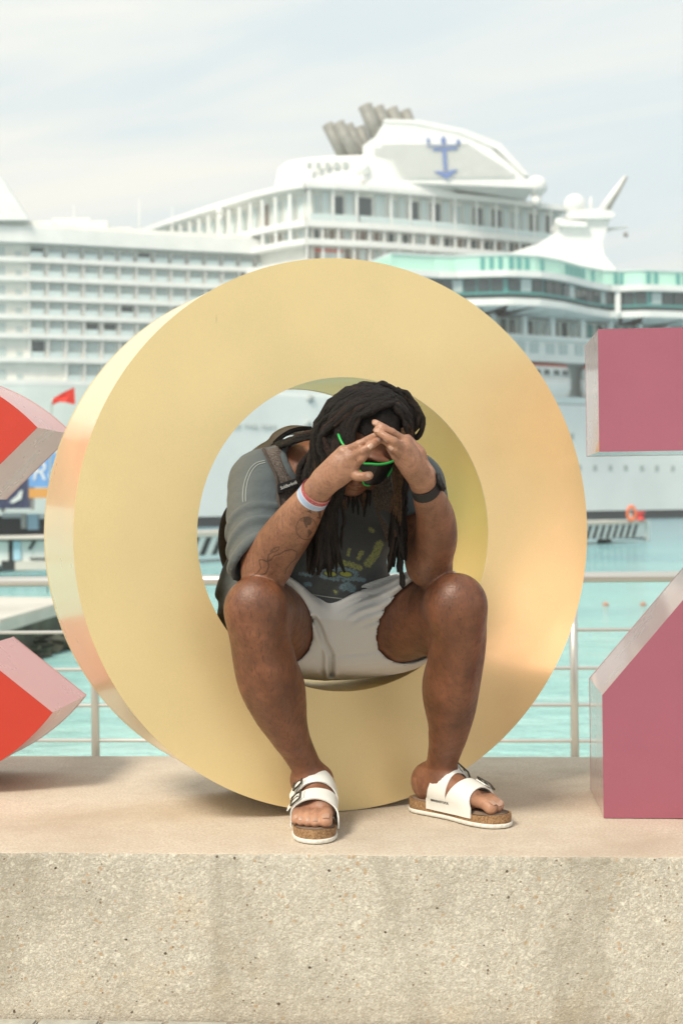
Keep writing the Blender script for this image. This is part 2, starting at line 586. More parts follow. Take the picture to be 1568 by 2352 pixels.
# ================================================================ the big letters
def paint(name, face, rough=0.36, metal=0.55, coat=0.25, coatr=0.12, streak=0.0, scuff=(0.3, 0.25, 0.18)):
    b = NB(name)
    co = b.coord('Object')
    n = b.noise(3.0, 5, 0.6, co)
    lo = tuple(x * 0.95 for x in face); hi = tuple(min(1, x * 1.04) for x in face)
    c = b.ramp(n, [(0.3, lo), (0.7, hi)])
    f = b.noise(240, 2, 0.6, co)
    c = b.mix(b.ramp(f, [(0.40, 0.10), (0.60, 0.0)]), c, tuple(x * 0.75 for x in face))
    # a few thin vertical scuffs
    sn = b.noise(5.0, 6, 0.75, b.coord('Object', scale=(14, 14, 0.9)))
    c = b.mix(b.ramp(sn, [(0.70, 0.0), (0.73, 0.6)]), c, scuff)
    rr = b.ramp(b.noise(6, 4, 0.6, co), [(0.3, rough - 0.04), (0.7, rough + 0.05)])
    b.set(color=c, rough=rr, metal=metal, coat=coat, coatr=coatr)
    b.set(normal=b.bump(b.noise(420, 2, 0.5, co), 0.05, 0.001))
    return b.m
M['o_face'] = paint('yellow_satin_paint', (0.84, 0.665, 0.345), 0.42, 0.28, 0.15, 0.22)
M['o_side'] = paint('yellow_gloss_paint', (0.92, 0.78, 0.46), 0.30, 0.40, 0.30, 0.12)
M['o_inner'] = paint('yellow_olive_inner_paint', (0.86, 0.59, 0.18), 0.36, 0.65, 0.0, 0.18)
M['c_face'] = paint('red_satin_paint', (0.55, 0.046, 0.026), 0.42, 0.25, 0.10, 0.25)
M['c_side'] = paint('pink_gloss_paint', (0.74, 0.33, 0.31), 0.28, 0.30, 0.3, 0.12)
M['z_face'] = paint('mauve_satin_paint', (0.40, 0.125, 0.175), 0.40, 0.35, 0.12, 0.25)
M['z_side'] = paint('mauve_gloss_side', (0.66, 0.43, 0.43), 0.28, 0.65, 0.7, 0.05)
M['seam'] = simple('dark_seam', (0.03, 0.03, 0.03), 0.7)

def letter(name, label, outline_loops, D, origin, ex, ey, mats, cat='letter'):
    """outline_loops: outer first then holes, lists of (u, z) in the letter's own plane; ey points to the back"""
    root = thing(name, origin, label, cat)
    def W(u, z, v):
        return origin + ex * u + ey * v + Vector((0, 0, z))
    # front and back faces (triangulated with holes)
    for nm, v in (('front_face', 0.0), ('back_face', D)):
        bm = bmesh.new()
        edges = []
        for lp in outline_loops:
            vs_ = [bm.verts.new(W(u, z, v)) for u, z in lp]
            for i in range(len(vs_)):
                edges.append(bm.edges.new((vs_[i], vs_[(i + 1) % len(vs_)])))
        bmesh.ops.triangle_fill(bm, use_beauty=True, use_dissolve=False, edges=edges)
        # thickness: folded-back rim of the sheet
        geo = bmesh.ops.extrude_face_region(bm, geom=bm.faces[:])
        off = ey * (0.004 if v == 0 else -0.004)
        bmesh.ops.translate(bm, vec=off, verts=[g for g in geo['geom'] if isinstance(g, bmesh.types.BMVert)])
        bm_obj(nm, bm, mats[0] if v == 0 else mats[1], root)
    for li, lp in enumerate(outline_loops):
        n = len(lp)
        smooth_loop = n > 60
        inset = 0.0022 if li == 0 else -0.0022     # the band sits just inside the sheet edge: a thin seam line
        cx = sum(p[0] for p in lp) / n; cz = sum(p[1] for p in lp) / n
        V_, F_ = [], []
        pts = []
        for i in range(n):
            a = Vector((lp[i - 1][0], lp[i - 1][1])); c = Vector(lp[i]); d = Vector(lp[(i + 1) % n])
            t1 = (c - a).normalized(); t2 = (d - c).normalized()
            nn = Vector((t1.y + t2.y, -(t1.x + t2.x)))
            nn.normalize()
            sgn = 1.0
            pts.append((c, nn))
        area = sum(lp[i][0] * lp[(i + 1) % n][1] - lp[(i + 1) % n][0] * lp[i][1] for i in range(n))
        s = -1.0 if area > 0 else 1.0
        for c, nn in pts:
            q = c + nn * s * (0.0010 if li == 0 else -0.0010)
            V_.append(W(q.x, q.y, 0.0055)); V_.append(W(q.x, q.y, D - 0.0055))
        for i in range(n):
            j = (i + 1) % n
            F_.append((2 * i, 2 * j, 2 * j + 1, 2 * i + 1))
        o = mesh_obj('outer_band' if li == 0 else 'inner_band', V_, F_, mats[1] if li == 0 else mats[-1], root)
        me = o.data
        bm = bmesh.new(); bm.from_mesh(me)
        bmesh.ops.recalc_face_normals(bm, faces=bm.faces[:])
        bm.to_mesh(me); bm.free()
        me.polygons.foreach_set('use_smooth', [True] * len(me.polygons))
        me.set_sharp_from_angle(angle=math.radians(30))
    return root

def circle(r, n=256, c=(0, 0)):
    return [(c[0] + r * math.cos(2 * math.pi * i / n), c[1] + r * math.sin(2 * math.pi * i / n)) for i in range(n)]

# O: a full ring, turned about 22 degrees
PHI = math.radians(22.0)
O_R, O_r, O_D = 0.650, 0.370, 0.355
O_C = Vector((0.0167, 3.352, 0.0))
OEX = Vector((math.cos(PHI), math.sin(PHI), 0)); OEY = Vector((-math.sin(PHI), math.cos(PHI), 0))
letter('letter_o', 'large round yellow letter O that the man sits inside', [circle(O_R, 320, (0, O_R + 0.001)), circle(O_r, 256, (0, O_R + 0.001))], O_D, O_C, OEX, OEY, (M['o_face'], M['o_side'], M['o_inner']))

# C: left, mostly outside the frame
C_R, C_T, C_D = 0.548, 0.26, 0.335
cd = 3.60
cpos = P(-265, 1326, cd)
a0, a1 = math.radians(43.2), math.radians(360 - 38.4)
outer = [(C_R * math.cos(a0 + (a1 - a0) * i / 120), C_R * math.sin(a0 + (a1 - a0) * i / 120) + C_R) for i in range(121)]
inner = [((C_R - C_T) * math.cos(a0 + (a1 - a0) * i / 100), (C_R - C_T) * math.sin(a0 + (a1 - a0) * i / 100) + C_R) for i in range(101)]
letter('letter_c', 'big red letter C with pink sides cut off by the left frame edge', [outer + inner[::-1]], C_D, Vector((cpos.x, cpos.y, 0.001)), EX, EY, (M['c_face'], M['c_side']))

# Z: right
zb = P(1385.5, 1879, 3.235)
ZH, ZB, ZW = 1.112, 0.279, 0.95
slope = 0.558 / 0.475
zin = ZB + slope * 0
# outline counter-clockwise from the bottom-left corner
run = (ZH - 2 * ZB) / slope
zl = [(0, 0), (ZW, 0), (ZW, ZB), (ZW - run - 0.06, ZB), (ZW, ZH - ZB), (ZW, ZH), (0.0, ZH), (0.0, ZH - ZB), (run + 0.06 - 0.06, ZH - ZB), (0, ZB)]
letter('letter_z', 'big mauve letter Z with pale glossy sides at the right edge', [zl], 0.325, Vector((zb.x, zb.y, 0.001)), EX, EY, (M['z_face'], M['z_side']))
# ================================================================ cruise ships
M['ship_white'] = simple('ship_white_paint', (0.86, 0.86, 0.83), 0.45, var=0.05, vscale=0.4)
M['ship_cream'] = simple('ship_cream_bulkhead', (0.82, 0.82, 0.76), 0.6, var=0.08, vscale=0.5)
M['ship_pale'] = simple('ship_pale_hull_paint', (0.70, 0.77, 0.73), 0.5, var=0.05, vscale=0.2)
M['ship_hullb'] = simple('ship_grey_white_hull', (0.80, 0.83, 0.81), 0.5, var=0.05, vscale=0.15)
M['ship_glass'] = NB('ship_cabin_glass').set(color=(0.50, 0.59, 0.58), rough=0.12, spec=0.8).m
M['ship_glass_pale'] = NB('ship_pale_balcony_glass').set(color=(0.66, 0.76, 0.75), rough=0.15, spec=0.7).m
M['ship_dark'] = NB('ship_dark_glass').set(color=(0.05, 0.075, 0.08), rough=0.1, spec=0.7).m
M['ship_green'] = NB('ship_sea_green_glass').set(color=(0.48, 0.78, 0.66), rough=0.12, spec=0.7).m
M['ship_teal'] = NB('ship_teal_glass').set(color=(0.10, 0.36, 0.34), rough=0.12, spec=0.7).m
M['ship_bronze'] = NB('ship_bronze_glass').set(color=(0.22, 0.16, 0.13), rough=0.15, spec=0.6).m
M['ship_red'] = simple('lifeboat_orange_red', (0.70, 0.10, 0.05), 0.4)
M['ship_steel'] = simple('exhaust_pipe_grey', (0.27, 0.265, 0.235), 0.5, var=0.2, vscale=0.8)
M['ship_blue'] = simple('emblem_blue', (0.15, 0.23, 0.50), 0.5)
M['ship_blue_pale'] = simple('emblem_pale_blue', (0.34, 0.40, 0.56), 0.5)
M['ship_louvre'] = simple('pale_white_louvre', (0.80, 0.80, 0.77), 0.6)
M['ship_black'] = simple('boot_topping_dark', (0.03, 0.035, 0.04), 0.6)
M['ship_shadow'] = simple('ship_recess_shade_grey', (0.46, 0.50, 0.48), 0.7)  # shade of recesses and openings put into the grey; lettering shares it

_unit = {}
def unit_box(mat):
    if mat.name not in _unit:
        bm = bmesh.new()
        bmesh.ops.create_cube(bm, size=1.0)
        me = bpy.data.meshes.new('box_' + mat.name)
        bm.to_mesh(me); bm.free()
        me.materials.append(mat)
        _unit[mat.name] = me
    return _unit[mat.name]

def piece(name, c, size, ang, mat, parent, tilt=0.0):
    """a box piece: centre, (along, deep, tall), heading of its long axis"""
    o = bpy.data.objects.new(name, unit_box(mat))
    COL.objects.link(o)
    o.location = c
    o.scale = size
    o.rotation_euler = (0, tilt, ang)
    attach(o, parent)
    return o

class Facade:
    """a vertical wall along a polyline of (picture x, distance) stations; s runs along it in metres"""
    def __init__(self, stations):
        self.p = []
        for x, d in stations:
            q = P(x, 1165, d)
            self.p.append(Vector((q.x, d)))
        self.s = [0.0]
        for a, b in zip(self.p, self.p[1:]):
            self.s.append(self.s[-1] + (b - a).length)
        self.len = self.s[-1]
    def at(self, s):
        s = max(0.0, min(self.len, s))
        for i in range(len(self.p) - 1):
            if s <= self.s[i + 1] or i == len(self.p) - 2:
                t = (s - self.s[i]) / (self.s[i + 1] - self.s[i])
                q = self.p[i].lerp(self.p[i + 1], t)
                dr = (self.p[i + 1] - self.p[i]).normalized()
                nr = Vector((dr.y, -dr.x))              # towards the camera
                return q, dr, nr
    def s_of_x(self, x):
        best = min((abs(784 + FPX * self.at(self.len * k / 400)[0].x / self.at(self.len * k / 400)[0].y - x), self.len * k / 400) for k in range(401))
        return best[1]
    def strip(self, name, z0, z1, out0, out1, mat, parent, s0=0.0, s1=None, n=None):
        """a continuous band following the polyline, between offsets out0 (back) and out1 (front)"""
        s1 = self.len if s1 is None else s1
        ss = sorted(set([s0, s1] + [s for s in self.s if s0 < s < s1] + ([s0 + (s1 - s0) * k / n for k in range(1, n)] if n else [])))
        V_, F_ = [], []
        for s in ss:
            q, dr, nr = self.at(s)
            for off, z in ((out0, z0), (out1, z0), (out1, z1), (out0, z1)):
                r = q + nr * off
                V_.append((r.x, r.y, z))
        for i in range(len(ss) - 1):
            a, b = 4 * i, 4 * (i + 1)
            for k in range(4):
                k2 = (k + 1) % 4
                F_.append((a + k, b + k, b + k2, a + k2))
        F_.append((0, 1, 2, 3)); m = 4 * (len(ss) - 1); F_.append((m + 3, m + 2, m + 1, m))
        o = mesh_obj(name, V_, F_, mat, parent)
        return o
    def box(self, name, s, z, along, deep, tall, out, mat, parent):
        q, dr, nr = self.at(s)
        r = q + nr * out
        return piece(name, (r.x, r.y, z), (along, deep, tall), math.atan2(dr.y, dr.x), mat, parent)

def zat(y, d, x=784):
    return P(x, y, d).z

# ---------------------------------------------------------------- ship A: the big white one behind
shipA = thing('cruise_ship', P(400, 1165, 250).xy.to_3d() + Vector((0, 0, WATER)), 'huge white cruise ship with rows of balconies, grey funnel pipes and a blue anchor emblem', 'ship', 'cruise ships moored at the pier')
# long balcony side
fa = Facade([(-140, 228), (60, 231), (150, 233), (420, 240), (720, 247), (960, 253)])
levels = [zat(y, 230, 0) for y in (557, 596, 640, 685, 728, 772, 827, 880)]
fa.strip('hull', WATER - 2, levels[-1], -14, 0.3, M['ship_pale'], shipA)
fa.strip('bulkhead', levels[-1], levels[0], -14, -0.95, M['ship_cream'], shipA)
fa.strip('top_fascia', levels[0], levels[0] + 2.5, -14, 1.3, M['ship_white'], shipA)
fa.strip('roof_edge', levels[0] + 2.5, levels[0] + 3.3, -14, 0.2, M['ship_cream'], shipA)
s_start = fa.s_of_x(75)
bay = 2.95
for li in range(1, len(levels)):
    z = levels[li]
    fa.strip('deck_slab', z - 0.25, z + 0.55, -1.0, 0.35, M['ship_white'], shipA)
    top = levels[li - 1]
    h = top - z - 0.8
    s = s_start
    kx = 0
    while s < fa.len - 10:
        if li < 7 or kx > 1:
            lit = rng.random()
            fa.box('cabin_window', s + bay * 0.5, z + 0.55 + h * 0.50, bay * 0.66, 0.2, h * 0.80, -0.90, M['ship_glass'] if lit < 0.93 else M['ship_dark'], shipA)
            fa.box('balcony_glass', s + bay * 0.42, z + 0.95, bay * 0.70, 0.06, 0.95, 0.22, M['ship_glass_pale'], shipA)
            fa.box('partition', s, z + 0.55 + h * 0.5, 0.16, 1.2, h, -0.4, M['ship_white'], shipA)
        s += bay
        kx += 1
    # solid end wall near the left, with a few square openings
    fa.box('end_window', fa.s_of_x(50) , z + 1.2, 1.0, 0.2, 0.8, -0.92, M['ship_glass'], shipA)
    fa.box('end_window', fa.s_of_x(8), z + 1.5, 1.4, 0.2, 1.6, -0.92, M['ship_glass'], shipA)
# objects on the roof on the left: wedge-shaped screen and low deck houses
w0 = [P(-120, 505, 226), P(66, 505, 229), P(4, 408, 229), P(-120, 300, 226)]
V_ = [v for v in w0] + [v + Vector((0, 3, 0)) for v in w0]
mesh_obj('slanted_screen', V_, [(0, 1, 2, 3), (7, 6, 5, 4), (0, 4, 5, 1), (1, 5, 6, 2), (2, 6, 7, 3), (3, 7, 4, 0)], M['ship_white'], shipA)
for (xa, xb, ya, yb, dd) in ((68, 120, 507, 530, 236), (120, 205, 500, 532, 238), (205, 245, 507, 535, 238), (245, 300, 522, 540, 242)):
    a, b_ = P(xa, yb, dd), P(xb, ya, dd)
    piece('deck_house', ((a.x + b_.x) / 2, dd + 2, (a.z + b_.z) / 2), (b_.x - a.x, 4, b_.z - a.z), 0.05, M['ship_cream'], shipA)
for xm, ya in ((320, 455), (396, 478), (170, 470)):
    a, b_ = P(xm, 545, 244), P(xm, ya, 244)
    tube_obj('mast', [a, b_], [0.16, 0.06], M['ship_white'], shipA, 6)

# upper block: corner towards the viewer at x = 712
fr = Facade([(712, 235), (850, 238), (1000, 243), (1150, 249), (1310, 257)])
fl = Facade([(330, 274), (400, 264), (500, 252), (600, 242), (660, 237.5), (712, 235)])
zA = [zat(y, 235, 712) for y in (432, 505, 520, 548, 562, 590, 612, 660)]
for f_, nm in ((fr, 'r'), (fl, 'l')):
    back = -16
    f_.strip('upper_bulkhead', zA[7] - 6, zA[0], back, -1.6, M['ship_cream'], shipA)
    f_.strip('roof', zA[0], zA[0] + 0.9, back, 0.9, M['ship_white'], shipA)
    f_.strip('upper_deck_slab', zA[2], zA[1], -2.5, 0.5, M['ship_white'], shipA)
    f_.strip('upper_deck_slab', zA[4], zA[3], -2.5, 0.6, M['ship_white'], shipA)
    f_.strip('upper_deck_slab', zA[6] - 0.8, zA[5] - 0.6, -2.5, 0.8, M['ship_white'], shipA)
# top balcony row: posts, green-grey screens, dark doors
xs = [718, 772, 826, 905, 948, 1002, 1050, 1100, 1145, 1190, 1232, 1270, 1302]
for i, x in enumerate(xs):
    s = fr.s_of_x(x)
    hh = zA[0] - zA[1]
    fr.box('post', s, zA[1] + hh / 2, 0.35, 0.35, hh, 0.2, M['ship_white'], shipA)
    if i + 1 < len(xs):
        s2 = fr.s_of_x(xs[i + 1])
        w = s2 - s
        fr.box('balcony_door', s + w * 0.33, zA[1] + hh * 0.46, w * 0.42, 0.2, hh * 0.80, -1.5, M['ship_dark'] if i % 3 else M['ship_glass'], shipA)
        fr.box('balcony_screen', s + w * 0.80, zA[1] + hh * 0.5, w * 0.30, 0.2, hh * 0.96, -1.45, M['ship_glass_pale'], shipA)
        fr.box('balcony_rail_glass', s + w * 0.5, zA[1] + 0.55, w * 0.9, 0.06, 1.0, 0.42, M['ship_glass_pale'], shipA)
# two rows of upright panes
for (za, zb_, n0, mats_) in ((zA[3], zA[2], 38, (M['ship_dark'], M['ship_dark'], M['ship_glass'], M['ship_bronze'])),
                             (zA[5] - 0.6, zA[4], 38, (M['ship_bronze'], M['ship_glass_pale'], M['ship_glass'], M['ship_bronze']))):
    w = fr.len / n0
    for i in range(n0):
        fr.box('window_pane', (i + 0.5) * w, (za + zb_) / 2, w * 0.62, 0.2, zb_ - za - 0.3, -1.5, mats_[rng.randrange(4)], shipA)
        if i % 2 == 0:
            fr.box('mullion', i * w, (za + zb_) / 2, 0.28, 0.4, zb_ - za, 0.0, M['ship_white'], shipA)
fr.strip('awning', zA[4] - 0.75, zA[4] - 0.40, -2.2, -1.2, M['ship_red'], shipA, fr.s_of_x(735), fr.s_of_x(800))
# left sloping flank
n0 = 16
w = fl.len / n0
for (za, zb_) in ((zA[1], zA[0] - 0.5), (zA[3], zA[2])):
    hh = zb_ - za
    for i in range(n0):
        fl.box('window_pane', (i + 0.5) * w, za + hh * 0.5, w * 0.6, 0.2, hh * 0.75, -1.5, rng.choice((M['ship_glass_pale'], M['ship_glass_pale'], M['ship_glass'], M['ship_bronze'])), shipA)
        fl.box('post', i * w, za + hh / 2, 0.5, 0.4, hh, 0.1, M['ship_white'], shipA)
# round lounge and funnel casing on the roof
def loft(name, rings, mat, parent, smooth=True, cap=True):
    """rings: lists of equal length of 3D points, closed loops"""
    n = len(rings[0])
    V_ = [v for r in rings for v in r]
    F_ = []
    for i in range(len(rings) - 1):
        for k in range(n):
            k2 = (k + 1) % n
            F_.append((i * n + k, i * n + k2, (i + 1) * n + k2, (i + 1) * n + k))
    if cap:
        F_.append(tuple(range(n))[::-1]); F_.append(tuple((len(rings) - 1) * n + k for k in range(n)))
    return mesh_obj(name, V_, F_, mat, parent, smooth=smooth)
def ell_ring(cx, cy, z, rx, ry, n=40, e=2.0):
    out = []
    for k in range(n):
        a = 2 * math.pi * k / n
        c, s = math.cos(a), math.sin(a)
        out.append(Vector((cx + rx * math.copysign(abs(c) ** (2 / e), c), cy + ry * math.copysign(abs(s) ** (2 / e), s), z)))
    return out
dF = 247.0
def FX(x): return P(x, 1165, dF).x
def FZ(y, x=1000): return P(x, y, dF).z
zroof = zA[0] + 0.9
rx0 = (FX(1230) - FX(700)) / 2
cx0 = (FX(1230) + FX(700)) / 2
loft('lounge_drum', [ell_ring(cx0 - 9, dF, zroof, 16, 7), ell_ring(cx0 - 9, dF, FZ(385), 15, 6.5), ell_ring(cx0 - 9, dF, FZ(374), 14, 6)], M['ship_white'], shipA, False)
for k in range(5):
    x = 722 + k * 20
    piece('drum_opening', (FX(x), dF - 6.6, FZ(398)), (0.9, 0.4, 1.1), 0, M['ship_shadow'], shipA)
# funnel casing: side profile (picture x, y) extruded, rounded towards the viewer
prof = [(838, 432), (842, 352), (870, 332), (888, 303), (960, 308), (1060, 330), (1130, 362), (1180, 405), (1222, 446), (1222, 452)]
rings = []
for dy, shrink in ((-6.1, 0.985), (-5.9, 1.0), (6, 1.0)):
    cxp, cyp = 1010, 440
    rings.append([Vector((FX(cxp + (x - cxp) * shrink), dF + dy, FZ(cyp + (y - cyp) * (shrink if shrink == 1 else shrink + 0.02)))) for x, y in prof])
loft('funnel_casing', rings, M['ship_white'], shipA, False)
for k in range(11):                                    # horizontal louvres on the casing
    y = 352 + k * 7.4
    xl = 846 if k > 0 else 862
    xr = 1100 + min(100, k * 11)
    a, b_ = FX(xl + 20), FX(xr - 20)
    piece('louvre', ((a + b_) / 2, dF - 6.2, FZ(y)), (b_ - a, 0.35, 0.16), 0, M['ship_louvre'], shipA)
loft('funnel_cowl', [[Vector((FX(x), dF + dy, FZ(y))) for x, y in ((886, 302), (960, 307), (1060, 329), (1140, 365), (1200, 424), (1212, 424), (1150, 352), (1066, 318), (970, 297), (892, 294))] for dy in (-6.25, 6.5)], M['ship_white'], shipA, False)
# exhaust pipes
for (xb, yb, xt, yt, dd, r) in ((795, 372, 752, 286, 246, 1.05), (822, 372, 776, 283, 245, 1.1), (838, 366, 798, 288, 246.5, 1.0), (850, 358, 824, 293, 247.5, 1.0),
                                (872, 330, 838, 243, 247, 1.25), (898, 318, 866, 247, 248, 1.15), (924, 312, 898, 250, 249, 1.15), (952, 310, 928, 255, 250, 1.1)):
    a, b_ = P(xb, yb, dd), P(xt, yt, dd)
    o = tube_obj('exhaust_pipe', [a, b_], r, M['ship_steel'], shipA, 14)
# radar domes
def dome(name, x, y, d, rpx, mat, parent):
    c = P(x, y, d)
    bm = bmesh.new()
    bmesh.ops.create_uvsphere(bm, u_segments=20, v_segments=14, radius=rpx * d / FPX, matrix=Matrix.Translation(c))
    for v in bm.verts:
        if v.co.z < c.z - 0.6 * rpx * d / FPX:
            v.co.x = c.x + (v.co.x - c.x) * 0.85
            v.co.y = c.y + (v.co.y - c.y) * 0.85
    o = bm_obj(name, bm, mat, parent, smooth=True)
    a = Vector((c.x, c.y, c.z - rpx * d / FPX * 0.9))
    tube_obj('dome_pedestal', [a, a - Vector((0, 0, rpx * d / FPX * 0.9))], rpx * d / FPX * 0.45, mat, parent, 10)
    return o
dome('radar_dome', 1231, 429, 250, 25, M['ship_white'], shipA)
dome('radar_dome', 832, 388, 240, 17, M['ship_white'], shipA)
dome('radar_dome', 507, 484, 250, 11, M['ship_white'], shipA)
dome('radar_dome', 1330, 497, 252, 18, M['ship_white'], shipA)

# crown-and-anchor emblem on the casing: flat shapes standing proud of the louvres
em = bpy.data.objects.new('funnel_emblem', None); COL.objects.link(em); em.location = (FX(1022), dF - 6.6, FZ(385)); attach(em, shipA)
def flat(name, poly, mat, parent, y=dF - 6.62, th=0.25):
    V_ = [Vector((FX(x), y, FZ(yy))) for x, yy in poly] + [Vector((FX(x), y + th, FZ(yy))) for x, yy in poly]
    n = len(poly)
    F_ = [tuple(range(n)), tuple(range(2 * n - 1, n - 1, -1))] + [(i, i + n, (i + 1) % n + n, (i + 1) % n) for i in range(n)]
    return mesh_obj(name, V_, F_, mat, parent)
flat('anchor_shank', [(1019, 366), (1027, 366), (1029, 412), (1022, 412)], M['ship_blue'], em)
flat('anchor_fluke', [(1000, 414), (1012, 413), (1025, 417), (1040, 411), (1053, 411), (1028, 431)], M['ship_blue'], em)
flat('anchor_stock', [(998, 363), (1052, 360), (1052, 365), (998, 368)], M['ship_blue'], em, dF - 6.60)
flat('crown_point', [(1021, 334), (1028, 345), (1022, 357), (1015, 346)], M['ship_blue'], em)
flat('crown_point', [(987, 337), (992, 345), (988, 354), (983, 345)], M['ship_blue'], em)
flat('crown_point', [(1054, 341), (1060, 349), (1056, 357), (1050, 350)], M['ship_blue'], em)
flat('crown_band', [(985, 356), (1058, 353), (1058, 356), (985, 359)], M['ship_blue_pale'], em)


# ---------------------------------------------------------------- ship B: green-glazed ship in front, on the right
shipB = thing('cruise_ship', P(1300, 1165, 215).xy.to_3d() + Vector((0, 0, WATER)), 'white cruise ship with sea-green glass band and dark wavy window strip, nearer on the right', 'ship', 'cruise ships moored at the pier')
hb = Facade([(412, 180.5), (420, 181), (620, 188), (850, 196), (1050, 203), (1300, 213), (1420, 218), (1580, 225), (1800, 236)])
dB = 213.0
def BZ(y, x=1250): return P(x, y, dB).z
hb.strip('hull', WATER + 1.3, BZ(930), -16, 0.0, M['ship_hullb'], shipB)
hb.strip('boot_topping', WATER - 1, WATER + 1.3, -16, -0.25, M['ship_black'], shipB)
hb.strip('bow_bulwark', BZ(930), BZ(885), -10, -0.3, M['ship_hullb'], shipB, 0, hb.s_of_x(900))
s_super = hb.s_of_x(900)
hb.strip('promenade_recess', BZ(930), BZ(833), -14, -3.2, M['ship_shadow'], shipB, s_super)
hb.strip('promenade_rail', BZ(928), BZ(912), -0.5, -0.1, M['ship_glass_pale'], shipB, s_super)
hb.strip('lower_wall', BZ(833), BZ(785), -14, -0.1, M['ship_white'], shipB, s_super)
hb.strip('deck_slab', BZ(785), BZ(775), -14, 0.5, M['ship_white'], shipB, s_super)
hb.strip('balcony_back_wall', BZ(775), BZ(733), -14, -2.2, M['ship_cream'], shipB, s_super)
# wavy upper bands bulge out along the side
hw = Facade([(900, 198), (1000, 200.5), (1050, 201), (1110, 200.5), (1170, 200.2), (1230, 201.6), (1280, 205), (1330, 210.5), (1380, 214.5), (1420, 215.5), (1480, 214.8), (1580, 217), (1800, 228)])
hw.strip('wave_slab', BZ(731), BZ(716), -18, 2.0, M['ship_white'], shipB, n=60)
hw.strip('wave_dark_base', BZ(716), BZ(706), -18, 1.1, M['ship_dark'], shipB, n=60)
hw.strip('wave_teal_edge', BZ(706), BZ(702), -18, 1.7, M['ship_teal'], shipB, n=60)
hw.strip('wave_window_backing', BZ(702), BZ(671), -18, 1.2, M['ship_teal'], shipB, n=60)
hw.strip('wave_slab', BZ(671), BZ(657), -18, 2.4, M['ship_white'], shipB, n=60)
w = 1.85
npan = int(hw.len / w)
for i in range(npan):
    hw.box('window_pane', (i + 0.5) * w, (BZ(702) + BZ(671)) / 2, w * 0.86, 0.3, BZ(673) - BZ(700), 1.35, M['ship_dark'] if i % 5 else M['ship_glass'], shipB)
sgap = hw.s_of_x(1424)
hw.box('fin', sgap, (BZ(716) + BZ(668)) / 2, 0.8, 1.2, BZ(660) - BZ(722), 1.8, M['ship_white'], shipB)
hw.strip('green_glass_band', BZ(657), BZ(622), -18, 0.6, M['ship_green'], shipB, n=60)
hw.strip('green_glass_top_rail', BZ(622), BZ(618), -18, 0.8, M['ship_glass_pale'], shipB, n=60)
w = 1.25
for i in range(int(hw.len / w)):
    x = i * w
    xp = 784 + FPX * hw.at(x)[0].x / hw.at(x)[0].y
    if 1095 < xp < 1245 or 1290 < xp < 1360 or 1400 < xp:
        if rng.random() < 0.72:
            hw.box('green_window', x, BZ(640), w * 0.45, 0.2, BZ(624) - BZ(653), 0.72, M['ship_teal'], shipB)
# balcony posts and paired windows
for x in (985, 1060, 1135, 1208, 1272, 1340, 1405, 1470, 1535, 1600):
    hb.box('post', hb.s_of_x(x), (BZ(775) + BZ(733)) / 2, 0.75, 0.6, BZ(733) - BZ(775), 0.1, M['ship_white'], shipB)
for x in range(960, 1640, 20):
    hb.box('balcony_door', hb.s_of_x(x), (BZ(775) + BZ(733)) / 2, 0.85, 0.2, BZ(738) - BZ(772), -2.1, rng.choice((M['ship_glass'], M['ship_dark'], M['ship_teal'])), shipB)
for x in range(1000, 1640, 66):
    for dx in (0, 28):
        hb.box('window', hb.s_of_x(x + 4 + dx), (BZ(815) + BZ(791)) / 2, 1.5, 0.24, BZ(791) - BZ(815), -0.05, M['ship_glass'], shipB)
# lifeboats in the recess
for x in (1010, 1140, 1272, 1400, 1530):
    q, dr, nr = hb.at(hb.s_of_x(x))
    cen = Vector((q.x, q.y, 0)) + Vector((nr.x, nr.y, 0)) * -1.4
    ang = math.atan2(dr.y, dr.x)
    Rz = Matrix.Rotation(ang, 3, 'Z')
    boat = bpy.data.objects.new('lifeboat', None); COL.objects.link(boat); boat.location = (cen.x, cen.y, BZ(905)); attach(boat, shipB)
    Lh = 4.3
    zh = [BZ(926), BZ(915), BZ(890), BZ(868)]
    rr_ = []
    for z, sc_, wd in zip(zh, (0.72, 0.93, 1.0, 1.0), (0.4, 0.8, 1.3, 1.35)):
        rr_.append([cen.xy.to_3d() + Vector((0, 0, z)) + Rz @ (v - Vector((0, 0, 0))) for v in ell_ring(0, 0, 0, Lh * sc_, wd, 24, 3.0)])
    loft('boat_hull', rr_, M['ship_white'], boat)
    rr_ = []
    for z, sc_, wd in ((BZ(868), 0.96, 1.3), (BZ(848), 0.93, 1.2), (BZ(842), 0.85, 0.9)):
        rr_.append([cen.xy.to_3d() + Vector((0, 0, z)) + Rz @ v for v in ell_ring(0, 0, 0, Lh * sc_, wd, 24, 3.2)])
    loft('boat_cabin', rr_, M['ship_white'], boat)
    rr_ = []
    for z, sc_, wd in ((BZ(842), 0.90, 1.0), (BZ(837), 0.86, 0.7)):
        rr_.append([cen.xy.to_3d() + Vector((0, 0, z)) + Rz @ v for v in ell_ring(0, 0, 0, Lh * sc_, wd, 24, 3.2)])
    loft('boat_canopy', rr_, M['ship_red'], boat)
    for kx in (-2.6, -0.9, 0.9, 2.6):
        c = cen.xy.to_3d() + Rz @ Vector((kx, -1.22, 0)) + Vector((0, 0, BZ(857)))
        piece('boat_window', c, (1.05, 0.2, 0.8), ang, M['ship_dark'], boat)
